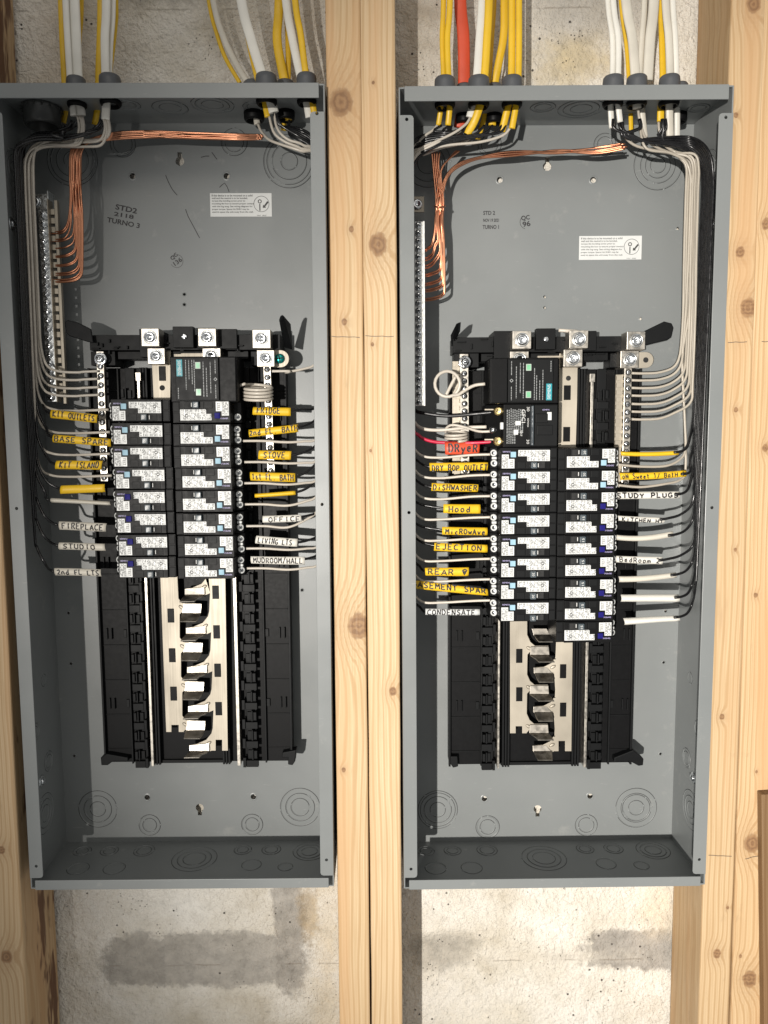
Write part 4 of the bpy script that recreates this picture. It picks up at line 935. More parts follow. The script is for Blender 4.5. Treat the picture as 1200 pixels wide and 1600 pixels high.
CB = [
 # pts(px,py,Y) from above the frame to the stripped end, width, material, label
 ([(92, T_, .06), (95, 0, .06), (100, 120, .062), (103, 165, .066), (99, 192, .070)], 8, 'j_yellow', 'thin yellow cable left of the white pair at the upper left'),
 ([(97, T_, .045), (102.5, 0, .045), (109, 118, .045), (112, 155, .045), (115, 181, .045)], 9, 'j_white', 'narrow white cable, left one of the pair at the upper left'),
 ([(108, T_, .048), (116, 0, .048), (121, 118, .048), (123, 155, .048), (126, 181, .048)], 15, 'j_white', 'broad white cable, right one of the pair at the upper left'),
 ([(122, T_, .075), (127, 0, .075), (124, 60, .078), (120, 130, .08)], 7, 'j_yellow', 'yellow cable showing behind the broad white cable at the upper left'),
 ([(152, T_, .058), (157, 0, .058), (154, 110, .060), (153, 160, .064), (148, 195, .068)], 9, 'j_yellow', 'yellow cable left of the second connector of the left panel'),
 ([(162, T_, .040), (166, 0, .040), (164, 60, .040), (165, 120, .040), (166, 155, .040), (165, 187, .042)], 12, 'j_white', 'white cable entering the second connector of the left panel'),
 ([(172, T_, .046), (177, 0, .046), (173, 70, .046), (171, 120, .046), (168, 150, .048)], 7, 'j_white', 'narrow white cable against the right side of the second connector'),
 ([(176, T_, .070), (181, 0, .070), (180, 40, .072), (172, 110, .074), (168, 140, .078)], 7, 'j_yellow', 'yellow cable curving behind the white ones at the second connector'),
 ([(300, T_, .080), (326, 0, .080), (338, 50, .078), (352, 90, .076), (375, 130, .074)], 6, 'j_yellow', 'yellow cable edge behind the slanting white cable'),
 ([(305, T_, .070), (333, 0, .070), (350, 60, .070), (372, 105, .070), (388, 132, .070), (397, 160, .070), (402, 195, .070)], 9, 'j_cream', 'long white cable slanting down to the set back connector of the left panel'),
 ([(350, T_, .060), (378, 0, .058), (388, 60, .052), (401, 118, .046), (412, 155, .044), (418, 183, .044)], 8, 'j_yellow', 'yellow cable along the left edge of the slanting broad white cable'),
 ([(352, T_, .040), (377, 0, .040), (392, 60, .040), (409, 115, .040), (421, 150, .042), (428, 176, .042)], 14, 'j_white', 'broad white cable slanting into the connector of the left panel'),
 ([(438, T_, .065), (436, 0, .066), (433, 60, .066), (440, 105, .068), (446, 135, .068), (449, 165, .068), (453, 187, .068)], 13, 'j_yellow', 'thick yellow cable bowed left above the left panel'),
 ([(444, T_, .080), (447, 0, .080), (450, 60, .078), (450, 125, .074), (446, 165, .076), (443, 204, .078)], 8, 'j_yellow', 'yellow cable behind the thick bowed one above the left panel'),
 ([(430, T_, .045), (447, 0, .044), (457, 60, .042), (469, 116, .040), (478, 150, .040), (484, 184, .042)], 12, 'j_white', 'white cable leaning right into the corner connector of the left panel'),
 ([(446, T_, .040), (461, 0, .038), (470, 55, .036), (478, 116, .036), (486, 148, .036), (491, 178, .038)], 9, 'j_yellow', 'yellow cable right of the white one at the corner connector'),
 ([(694, T_, .044), (693, 0, .044), (691, 60, .044), (693, 122, .044), (690, 160, .046), (685, 196, .052)], 8, 'j_yellow', 'left yellow cable of the pair at the left corner of the right panel'),
 ([(703, T_, .038), (703, 0, .038), (699, 60, .038), (701, 122, .038), (703, 160, .038), (700, 196, .044)], 9, 'j_yellow', 'right yellow cable of the pair at the left corner of the right panel'),
 ([(713, T_, .064), (719, 0, .064), (724, 55, .064), (725, 120, .066), (724, 160, .068), (718, 200, .072)], 19, 'j_orange', 'thick orange cable entering the right panel'),
 ([(760, T_, .040), (754, 0, .040), (750, 60, .040), (746, 120, .040), (742, 155, .042), (735, 184, .044)], 14, 'j_white', 'broad white cable right of the orange one'),
 ([(768, T_, .036), (764, 0, .036), (761, 60, .036), (757, 120, .038), (751, 160, .038), (741, 190, .042), (728, 211, .048)], 12, 'j_yellow', 'yellow cable beside the white one, curving left inside the right panel'),
 ([(778, T_, .060), (772, 0, .060), (768, 60, .062), (764, 122, .066), (757, 180, .068), (746, 218, .072)], 8, 'j_yellow', 'thin yellow cable curving behind, right of the white one'),
 ([(788, T_, .056), (788, 0, .056), (787, 55, .058), (779, 100, .062), (773, 132, .066), (771, 165, .068), (769, 196, .070)], 12, 'j_yellow', 'yellow cable bowed right, ending in the set back connector'),
 ([(800, T_, .040), (800, 0, .040), (800, 60, .040), (799, 122, .040), (795, 160, .042), (784, 206, .048)], 11, 'j_yellow', 'left yellow cable of the straight pair above the right panel'),
 ([(812, T_, .036), (811, 0, .036), (811, 60, .036), (810, 122, .036), (807, 160, .038), (800, 201, .042)], 9.5, 'j_yellow', 'right yellow cable of the straight pair above the right panel'),
 ([(796, T_, .085), (794, 0, .085), (792, 60, .085), (787, 130, .085)], 4, 'j_white', 'thin white cable glimpsed behind the straight yellow pair'),
 ([(942, T_, .042), (950, 0, .042), (957, 60, .042), (957, 122, .042), (954, 160, .044), (956, 200, .050)], 9, 'j_white', 'left white cable of the pair in the right group of the right panel'),
 ([(950, T_, .038), (958, 0, .038), (966, 60, .038), (966, 122, .038), (966, 160, .038), (969, 191, .042)], 9, 'j_white', 'right white cable of the pair in the right group of the right panel'),
 ([(960, T_, .075), (970, 0, .075), (979, 70, .074), (983, 130, .072), (985, 165, .070), (986, 206, .070)], 7, 'j_yellow', 'yellow cable end left of the middle connector in the right panel'),
 ([(966, T_, .044), (978, 0, .044), (988, 60, .044), (993, 122, .044), (995, 150, .044), (996, 170, .044)], 15, 'j_cream', 'broad cream cable slanting into the middle connector'),
 ([(1010, T_, .052), (1007, 0, .052), (1003, 60, .052), (1000, 128, .052), (1004, 180, .056), (1008, 215, .060)], 9, 'j_cream', 'narrow cream cable right of the middle connector'),
 ([(1028, T_, .046), (1022, 0, .046), (1016, 60, .046), (1012, 126, .048)], 16, 'j_cream', 'broad cream cable leaning left behind the middle connector'),
 ([(1036, T_, .058), (1034, 0, .058), (1035, 60, .056), (1036, 122, .050), (1033, 160, .048), (1032, 190, .050)], 11, 'j_yellow', 'only yellow cable among the cream ones at the right corner of the right panel'),
 ([(1034, T_, .040), (1040, 0, .040), (1045, 60, .040), (1047, 122, .040), (1046, 165, .044), (1047, 214, .052)], 12, 'j_cream', 'cream cable entering the right corner connector'),
 ([(1044, T_, .044), (1051, 0, .044), (1055, 60, .044), (1057, 122, .046), (1058, 175, .056), (1058, 216, .064)], 9, 'j_white', 'white cable at the outer edge of the right group'),
]
for i, (pts, wpx, mat, lb) in enumerate(CB): cable(pts, wpx, mat, lb)

def wire(pts, mat, label, cat='wire', group=None, r=.00150, name='insulated_wire', seg=8):
    q = [P(*p) for p in pts]; loc = q[0]
    o = MB().tube(q, r, seg, n=7).build(name, mat, None, loc=loc); tag(o, label, cat, group); return o
rw = random.Random(21)
# --- left panel, left side: black wires down the wall to the tags
gLb = 'black wires down the left side of the left panel'
LLe = [(79, 645), (83, 683), (87, 725), (95, 764), (79, 782), (92, 821), (92, 853), (85, 893)]
starts = [(122, 184), (126, 184), (158, 186), (112, 188), (162, 190), (150, 196), (118, 190), (100, 194)]
for i, (ex, ey) in enumerate(LLe):
    x3 = 40 - i * 2.1 + rw.uniform(-.6, .6); sx, sy = starts[i]; dy = i * 2.2
    nm = LLT[i]; dp = (x3 - 11) / 42 * .1025 * .86; sl_ = .0475 - dp * .05
    vx = lambda y: x3 + sl_ * (y - 300) + (3 if y > 600 else 0)
    tp = 202 + i * 1.0 + (i % 3) * 3.2; xc = x3 - 2
    wire([(sx, sy, .044), (sx - 5, sy + 10, .044), (sx - 20, (sy + tp) / 2 + 7, dp - .006), (92 + i, tp + 5, dp - .003), (60, tp + 6, dp), (xc + 9, tp + 14, dp), (xc, tp + 32 - i, dp), (vx(280), 282, dp), (vx(400), 400, dp), (vx(560), 560, dp), (vx(ey - 70) + 1, ey - 70, dp), (vx(ey - 40) + 4, ey - 38, dp - .004), (vx(ey) + 14 if ex - vx(ey) > 22 else ex - 12, ey - 14, dp - .008), (ex - 6, ey - 2, .040), (ex + 8, ey + 1, .038)],
         'w_black', f'black wire curving into the {nm} tag of the left panel', group=gLb)
gLw = 'white wires down the left side of the left panel'
LWe = [(152, 580, .046), (152, 592, .046), (154, 605, .046), (154, 617, .046), (169, 640, .036), (171, 675, .036), (171, 709, .036), (174, 743, .036)]
for i, (ex, ey, eY) in enumerate(LWe):
    x3 = [53, 51, 48, 46, 44, 42, 40, 38][i] + rw.uniform(-.4, .4); dp = .052 + (i % 3) * .004
    sx, sy = [(168, 186), (162, 184), (125, 182), (129, 183), (170, 188), (127, 184), (121, 182), (165, 188)][i]
    vx = lambda y: x3 + .042 * (y - 300)
    lv = 219 + (i % 4) * 3.0 + (i // 4) * 1.2; lx = [4, 0, 10, 2, -4, 12, 6, -2][i]
    wire([(sx, sy, .043), (sx + 2 + lx * .1, sy + 18, .044), (sx - 6 + lx * .3, lv - 3, .047), (sx - 30 + lx, lv, .050), (x3 + 38, lv, dp), (x3 + 14, lv + 5, dp), (x3 + 1, lv + 20, dp), (vx(280), 282, dp), (vx(400), 400, dp), (vx(ey - 90), ey - 90, dp), (vx(ey - 45) + 1, ey - 40, dp), (vx(ey) + 8, ey - 10, dp - .004), (vx(ey) + 26, ey + 0, dp - .008), (vx(ey) + 55, ey + 2, .046), (ex - 22, ey + 1, eY), (ex + 1, ey, eY)],
         'w_white', f"{['first','second','third','fourth'][i%4]} white wire from the top into the left panel's {'left neutral bar' if i<4 else 'left breakers'}", group=gLw)
# --- left panel, right side
gRr = 'wires at the right side of the left panel'
for i, (ex, ey, qx, qy) in enumerate([(454, 641, 492, 637), (465, 668, 493, 655), (455, 712, 494, 695), (461, 745, 495, 722), (461, 770, 495, 749), (469, 808, 496, 799), (464, 848, 497, 836), (475, 874, 497, 865)]):
    wire([(ex - 14, ey + 1, .036), (ex - 2, ey, .037), ((ex + qx) / 2, (ey * .7 + qy * .3), .042), (qx, qy, .050), (qx + 9 + i * .4, qy - 25, .058), (503 - i * .5, qy - 80, .062), (500 - i * .8, 400, .062), (496, 255 + i * 2, .060), (488, 228 - i * 3, .050), (468, 214 - i * 3.2, .044 + i * .002), (448 - i * 2, 202 - i * 1.2, .044), (432 + (i % 3) * 2, 190, .043), (428 + 2 * (i % 4), 178, .043)] if i < 5 else [(ex - 14, ey + 1, .036), (ex - 2, ey, .037), ((ex + qx) / 2, (ey * .7 + qy * .3), .042), (qx, qy, .050), (qx + 9, qy - 25, .058), (503, qy - 80, .062), (500, 400, .062), (496, 262, .062), (482, 232 - i, .058), (464, 222 - i, .058), (452, 210, .062), (452, 188, .066)],
         'w_black', f'black wire leaving the right end of the {LRT[i]} tag in the left panel', group=gRr)
for i, (ex, ey, qx, qy) in enumerate([(425, 580, 492, 571), (380, 689, 494, 688), (382, 722, 494, 722), (382, 755, 494, 752), (383, 788, 495, 777), (385, 822, 495, 801), (385, 857, 497, 855), (386, 888, 497, 884)]):
    wire([(ex, ey, .038), (ex + 30, ey, .038), (qx - 46, ey + 2, .040), (qx - 18, (ey + qy) / 2 + 1, .044), (qx, qy - 2, .048), (qx + 8, qy - 30, .056), (506 - i * .4, qy - 90, .060), (502 - i * .6, 400, .060), (494, 247 + i, .052), *([(470, 236, .046), (440, 226, .048), (420, 218, .056), (408, 205, .064), (403, 193, .068)] if i % 3 == 0 else [(470, 232, .045), (446, 222, .043), (430, 210, .043), (424, 196, .043), (421, 182, .044)] if i % 3 == 1 else [(474, 227, .043), (452, 219, .041), (438, 208, .041), (431, 194, .042), (429, 178, .043)])],
         'w_white', f"white wire {['on the right neutral bar','below 2nd FL BATH','below STOVE','below 1st FL BATH','below the plain tag','below OFFICE','below LIVING LTS','below MUDROOM HALL'][i]} in the left panel", group=gRr)
# --- right panel, left side
gQ = 'wires at the left side of the right panel'
wy = [710, 742, 775, 808, 841, 873, 905, 938]
for i, y in enumerate(wy):
    wire([(766, y, .030), (735, y + 1, .034), (690, y + 5 - (i > 2) * 1.5, .038), (662, y + 3, .042), (648, y - 8, .046), (638, y - 28, .052), (632, y - 80, .058), (631, 420, .060), (632, 300, .060), (643, 252 - i * 2, .054), *([(662, 236, .047), (700, 227, .045), (750, 222, .044), (785, 212, .045), (797, 200, .045)] if i % 4 == 0 else [(658, 232, .046), (684, 220, .044), (712, 206, .043), (730, 192, .043), (735, 182, .044)] if i % 4 == 1 else [(660, 236 + i, .060), (690, 228 + i * .5, .062), (720, 224, .062), (738, 212, .060), (730, 206, .055)] if i % 4 == 2 else [(655, 222, .052), (664, 212, .050), (676, 204, .050), (683, 196, .052), (685, 192, .052)])],
         'w_white', f'white wire curving from behind the left lip to the {RLT[i]} breaker', group=gQ)
blk = [(671, 730), (674, 762), (693, 795), (691, 829), (678, 853), (664, 893), (644, 913), (665, 957)]
for i, (ex, ey) in enumerate(blk):
    wire([(ex + 10, ey, .040), (ex - 2, ey - 1, .041), (655 if ex > 665 else ex - 8, ey - 8, .046), (642, ey - 24, .052), (635, ey - 70, .058), (634, 430, .062), (635, 300, .062), (645, 246 - i * 2.6, .054), (664, 236 - i * 3.6, .046 + .001 * i), (694, 226 - i * 2.6, .045), (728 - (i > 4) * 18, 217 - i * 1.6, .045), ([784, 770, 757, 790, 735, 728, 703, 690][i] - 12, 208 - (i > 4) * 3, .045), ([784, 770, 757, 790, 735, 728, 703, 690][i], 196 - (i == 4) * 12, .046)],
         'w_black', f'black wire running into the left end of the {RLT[i]} tag', group=gQ)
wire([(772, 644, .030), (740, 647, .036), (700, 650, .040), (665, 646, .044), (648, 640, .050), (638, 615, .056), (634, 430, .058), (636, 300, .058), (650, 250, .052), (690, 222, .046), (712, 205, .068)], 'w_black', 'thick black wire to the upper terminal of the GFCI breaker', group=gQ, r=.0021)
wire([(760, 667, .030), (730, 668, .034), (690, 672, .038), (662, 670, .042), (648, 660, .048), (637, 630, .054), (632, 430, .056), (633, 300, .056), (648, 246, .050), (690, 220, .046), (720, 204, .070)], 'w_white', 'thick white wire to the middle terminal of the GFCI breaker', group=gQ, r=.0020)
wire([(772, 690, .030), (740, 692, .034), (700, 692, .040), (672, 689, .042), (654, 680, .042), (645, 662, .040), (644.2, 560, .038), (643.8, 460, .038), (643.6, 380, .038), (641, 340, .042), (640, 280, .056), (655, 240, .052), (690, 215, .050), (714, 205, .070)], 'w_red', 'red wire rising past the right ground bar from the DRyeR tag', group=gQ, r=.0020)
# pigtails
pts = [(758, 600, .024), (742, 602, .026), (730, 608, .026), (720, 615, .025)]
for k in range(0, 34): an = -1.1 - k * .26; pts.append((699 + 20 * math.cos(an) * (1 - k * .003), 600 - 20 * math.sin(-an) * 1.0 * (1 - k * .003), .025 + k * .0006))
pts = [(758, 600, .024), (742, 602, .026), (728, 609, .026), (716, 617, .025)] + [(699 + 19.5 * math.cos(a_), 600 + 20 * math.sin(a_), .024 + (a_ - 1.1) * .0013) for a_ in [1.1 + .3 * k for k in range(24)]] + [(712, 574 + 14, .034)]
wire(pts, 'w_white', 'white pigtail wire looped into one big ring beside the right module', group='coiled white pigtails', r=.0019)
pts = [(766, 672, .028), (740, 676, .030), (722, 664, .028), (704, 663, .030)]
pts = [(766, 674, .028), (748, 674, .030), (728, 668, .028), (708, 664, .030), (698, 668, .036)] + [(713 + 17 * math.cos(a_), 675 + (a_ - 3.1) * .75 + 2.2 * math.sin(a_), .040 - .012 * math.sin(a_)) for a_ in [3.1 + .35 * k for k in range(50)]]
wire(pts, 'w_white', 'tightly coiled white pigtail above the DRyeR tag', group='coiled white pigtails')
pts = [(374, 603, .030), (382, 600, .026)] + [(403 + 22 * math.cos(a_), 603 + (a_ - 3.5) * .85 + 3.0 * math.sin(a_ + .3), .036 - .016 * math.sin(a_)) for a_ in [3.5 + .35 * k for k in range(72)]]
wire(pts, 'w_white', 'coiled white pigtail above the FRIDGE tag in the left panel', group='coiled white pigtails', r=.0017)
wire([(873, 517 - 1, .046), (886, 517, .044), (902, 518, .046)], 'w_white', 'short white wire stub left of the middle lug of the right panel', r=.0021)
# --- right panel, right side
gS = 'white wires down the right side of the right panel'
for i, ey in enumerate((583, 594, 606, 618, 631, 643, 655)):
    x3 = 1072 + i * 3.2 + rw.uniform(-.6, .6); dp = .050 + (i % 3) * .004
    vx = lambda y: x3 - .028 * (y - 300) + (6 if y < 260 else 0)
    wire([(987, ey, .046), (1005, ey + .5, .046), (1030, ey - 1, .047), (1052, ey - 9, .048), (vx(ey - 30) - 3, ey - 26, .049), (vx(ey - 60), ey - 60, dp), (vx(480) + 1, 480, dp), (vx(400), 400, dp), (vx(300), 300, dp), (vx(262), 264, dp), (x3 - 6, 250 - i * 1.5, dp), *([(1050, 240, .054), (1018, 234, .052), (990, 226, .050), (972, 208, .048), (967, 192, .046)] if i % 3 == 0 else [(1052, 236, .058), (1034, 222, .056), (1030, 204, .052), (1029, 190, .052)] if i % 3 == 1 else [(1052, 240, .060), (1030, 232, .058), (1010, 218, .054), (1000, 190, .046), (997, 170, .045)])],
         'w_white_shaded', f"{['first','second','third','fourth','fifth','sixth','seventh'][i]} white wire from the top on the right panel's right neutral bar", group=gS)
for i, (ex, ey) in enumerate([(966, 726), (966, 758)]):
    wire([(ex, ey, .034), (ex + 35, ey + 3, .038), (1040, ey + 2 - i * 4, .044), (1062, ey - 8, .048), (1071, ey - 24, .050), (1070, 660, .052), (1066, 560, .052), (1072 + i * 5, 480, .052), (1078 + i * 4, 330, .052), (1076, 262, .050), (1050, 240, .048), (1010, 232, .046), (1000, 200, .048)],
         'w_white_shaded', f"white wire under the {['topmost plain yellow sleeve','Sweet BatH tag'][i]} of the right panel", group=gS)
gT = 'black wires down the right side of the right panel'
RRe = [(1061, 706, 'topmost plain yellow sleeve'), (1072, 740, 'Sweet BatH tag'), (1062, 772, 'STUDY PLUGS tag'), (1039, 811, 'KITCHEN tag'), (1052, 836, 'plain white sleeve above Bedroom'), (1037, 875, 'Bedroom tag'), (1056, 898, 'plain white sleeve below Bedroom'), (1062, 933, 'second lowest plain white sleeve'), (1061, 964, 'lowest plain white sleeve')]
for i, (ex, ey, nm) in enumerate(RRe):
    x3 = 1097 + i * 2.1; dp = (1124 - x3) / 40 * .1025 * .86
    vx = lambda y: x3 - .0385 * (y - 300) - (2 if y > 600 else 0)
    tgt = min(vx(ey - 40), 1087 - i * .3)
    wire([(ex - 8, ey + 1, .036), (ex + 4, ey - 1, .037), ((ex + tgt) / 2 + 2, ey - 7, .042), (tgt - 3, ey - 22, .046), (tgt + 2, ey - 50, dp), (vx(ey - 110), ey - 110, dp), (vx(480), 480, dp), (vx(360), 360, dp), (vx(280), 282, dp), (x3 - 7, 252 - i * 2, dp), (x3 - 26 - i, 234 - i * 2.4, .050), (1046 - i * 2, 226 - i * 1.5, .048), *([(1012 - i * 3, 222 - i * .5, .046), (985 - i * 2, 210, .044)] if i not in (4, 6, 8) else []), ([968, 972, 1000, 958, 1036, 998, 1040, 972, 1034][i] + 1, 200, .044), ([968, 972, 1000, 958, 1036, 998, 1040, 972, 1034][i], 186, .044)],
         'w_black', f'black wire leaving the right end of the {nm}', group=gT, r=.0016)
# --- bare copper grounds
def copper(pts, label, grp): wire(pts, 'copper', label, 'ground wire', grp, r=.00108, name='copper_wire', seg=6)
gl = 'bare copper wires bundled in the left panel'
ordn = ['first', 'second', 'third', 'fourth', 'fifth', 'sixth', 'seventh', 'eighth', 'ninth', 'tenth', 'eleventh', 'twelfth', 'thirteenth', 'fourteenth']
ly = [362, 365, 374, 377, 388, 400, 402, 414, 416, 427, 430, 437, 440, 441]
for i, ey in enumerate(ly):
    c = i / 13; x = 108 + c * 17; h = rw.uniform(-2, 2); d0 = rw.uniform(-.003, .003)
    top = [(x - 2 + h, 240 - 0, .060), (x - 1, 270, .062 + d0), (x + rw.uniform(-1.5, 1.5) + 2, 300, .062 - d0), (x + 4, 340, .062)]
    dn = [(x + 4 - (i < 3) * 4, ey - 26, .062), (x + 1 - (i < 3) * 5, ey - 9, .062), (x - 10, ey - 2, .062), (92 + c * 2, ey, .064), (80, ey, .066)]
    if ey - 30 < 345: top = top[:3]
    o_ = (c - .5) * 13; o2 = ((i * 5) % 14 / 13 - .5) * 12
    far = [(404 + (i % 5) * 2, 214 + o2 * .6, .060), (370, 214 + o2 * .7, .066), (300, 212 + (o2 * .6 + o_ * .2), .068 + d0), (225, 210 + o_ * .8, .067), (175, 213 + o_ * .8, .064), (148 - c * 5, 219 + o_ * .6, .061), (x + 9, 226 + (1 - c) * 2, .060)]
    top = [(x + 2, 240, .060), (x + 1, 270, .062 + d0), (x + 2 + math.sin(i * 2.2) * 1.0, 305, .062 - d0), (x + 4, 340, .062)]
    if ey - 30 < 345: top = top[:3]
    copper(far + top + dn, f"{ordn[i]} bare copper wire from the top into the left panel's ground bar", gl)
gr = 'bare copper wires bundled in the right panel'
ry = [390, 392, 403, 407, 415, 419, 429, 432, 443, 446, 453, 456, 467, 470]
for i, ey in enumerate(ry):
    c = i / 13; x = 680 + c * 12; d0 = rw.uniform(-.003, .003)
    if i % 4 == 0: far = [(675 + i, 238, .062), (677 + i * .7, 262, .062)]
    elif i % 4 == 1: far = [(718 - i * .4, 236, .066), (700, 250, .062), (689, 268, .060)]
    else: far = [(980 - (i % 5) * 3, 228 + ((i * 5) % 14 / 13 - .5) * 9, .052), (930, 235 + ((i * 5) % 14 / 13 - .5) * 10, .062), (870, 238 + ((i * 3) % 14 / 13 - .5) * 10, .066), (800, 240 + (c - .5) * 11, .067 + d0), (752, 244 + 4 * c, .066), (722, 252 + 7 * c, .064), (704, 264 + 8 * c, .062), (694 + c * 2, 280 + 8 * c, .060)]
    top = [(x + 1, 312, .060 + d0), (x, 345, .060 - d0)]
    if ey > 402: top.append((x + 2, 375, .060))
    dn = [(x + 3 - (i < 4) * 5, ey - 22, .061), (x - (i < 6) * 6, ey - 8, .062), (x - 13, ey - 2, .056), (665, ey, .046), (655, ey + .5, .038)]
    copper(far + top + dn, f"{ordn[i]} bare copper wire from the top into the right panel's ground bar", gr)
q = [P(687 + 8.5 * math.cos(t), 322 + 1.4 * math.sin(t), .0595 - .006 * math.sin(t)) for t in [k * .35 for k in range(20)]]
tag(MB().tube(q, .0009, 6).build('copper_tie', 'copper', None, loc=q[0]), 'short copper wire twisted round the right copper bundle as a tie', 'wire tie')

# ================================================================== TAGS (sleeves of cable jacket with marker writing)
FONT = {
 'A': ['0,0 2,6 4,0', '.8,2.2 3.2,2.2'], 'B': ['.3,0 .3,6 2.6,6 3.4,5 2.6,3.3 .3,3.2', '2.6,3.3 3.8,2 2.8,0 .3,0'], 'C': ['3.8,5.2 2.4,6 .6,4.6 .3,2 1.6,0 3.8,.8'],
 'D': ['.3,0 .3,6 2.4,5.7 3.8,3.2 2.6,.3 .2,0'], 'E': ['3.6,6 .5,6 .3,0 3.6,.1', '.4,3.1 3,3.1'], 'F': ['3.6,6 .4,5.9 .4,0', '.4,3.2 3,3.3'],
 'G': ['3.8,5.1 2.2,6 .5,4.5 .4,1.6 2,0 3.7,1 3.7,2.7 2.2,2.7'], 'H': ['.3,6 .3,0', '3.7,6 3.7,0', '.3,3 3.7,3.1'], 'I': ['2,6 2,0'], 'J': ['3.2,6 3.2,1.2 2,0 .6,.8'],
 'K': ['.4,6 .4,0', '3.6,6 .5,2.8 3.8,0'], 'L': ['.5,6 .4,.1 3.6,.2'], 'M': ['.1,0 .5,6 2,2.4 3.6,6 4,0'], 'N': ['.3,0 .4,6 3.6,0 3.7,6'], 'O': ['2,6 .4,4.6 .4,1.4 2,0 3.7,1.5 3.6,4.6 2,6'],
 'P': ['.4,0 .5,6 3,5.8 3.6,4.4 2.8,3 .5,2.8'], 'R': ['.4,0 .5,6 3,5.8 3.5,4.4 2.6,3.1 .5,3', '2,3 3.8,0'], 'S': ['3.6,5.3 2,6 .6,4.8 1.4,3.3 3,2.6 3.6,1.3 2.2,0 .3,.7'],
 'T': ['0,6 4,5.9', '2,5.9 2,0'], 'U': ['.4,6 .4,1.4 2,0 3.6,1.4 3.6,6'], 'V': ['.1,6 2,0 3.9,6'], 'W': ['0,6 1,0 2,4 3,0 4,6'], 'X': ['.2,6 3.8,0', '3.8,6 .2,0'], 'Y': ['.2,6 2,3 3.8,6', '2,3 2,0'],
 '1': ['1,4.8 2,6 2,0'], '2': ['.6,4.8 2,6 3.5,4.8 3,3 .4,.3 3.8,.3'], '/': ['.6,-.4 3.4,6.4'], '.': ['1.6,0 2,.5'], '&': ['3.6,0 1,4.6 2,6 3,4.6 .6,1.6 1.6,0 3.8,2.4'],
 'n': ['.5,0 .5,3.6', '.5,2.6 2,3.8 3.2,2.8 3.3,0'], 'd': ['3.2,6 3.2,0', '3.2,2.6 1.6,3.6 .5,1.8 1.6,0 3.2,1'], 's': ['3,3.2 1.4,3.6 1,2.4 2.8,1.4 2.2,0 .6,.4'], 't': ['1.6,5.6 1.6,.6 2.8,0', '.4,3.8 3,3.8'],
 'e': ['.6,1.9 3.2,2.1 2.4,3.6 .8,3 .6,.8 2,0 3.4,.7'], 'r': ['.8,0 .8,3.6', '.8,2.4 2,3.6 3.2,3.2'], 'o': ['2,3.6 .6,2.6 .8,.6 2,0 3.4,1 3.2,2.9 2,3.6'], 'm': ['.2,0 .3,3.6', '.3,2.6 1.3,3.6 2,2.6 2,0', '2,2.6 3.1,3.6 3.8,2.6 3.8,0'],
 'a': ['3,3.4 1.4,3.6 .6,1.8 1.4,0 3,1', '3,3.5 3.3,0'], 'c': ['3.2,3 1.8,3.7 .7,2 1.6,.1 3.3,.6'], 'i': ['2,3.6 2,0', '2,5 2.1,5.4'], 'w': ['.2,3.6 1.1,0 2,2.6 3,0 3.8,3.6'], 'v': ['.4,3.6 2,0 3.5,3.6'], 'p': ['.6,3.6 .6,-1.6', '.6,2.8 2,3.7 3.4,2 2,.2 .6,.8'],
 'y': ['.4,3.6 1.9,.8', '3.6,3.6 1.2,-1.6'], 'h': ['.6,6 .6,0', '.6,2.6 2,3.7 3.2,2.6 3.3,0'], 'u': ['.6,3.6 .7,.7 2,0 3.2,.8', '3.2,3.6 3.4,0'], 'v_': []}
FONT['~'] = ['.3,5 2,0 3.8,5 2.4,6 .3,5', '1.4,4.6 2,1.6 2.8,4.6']
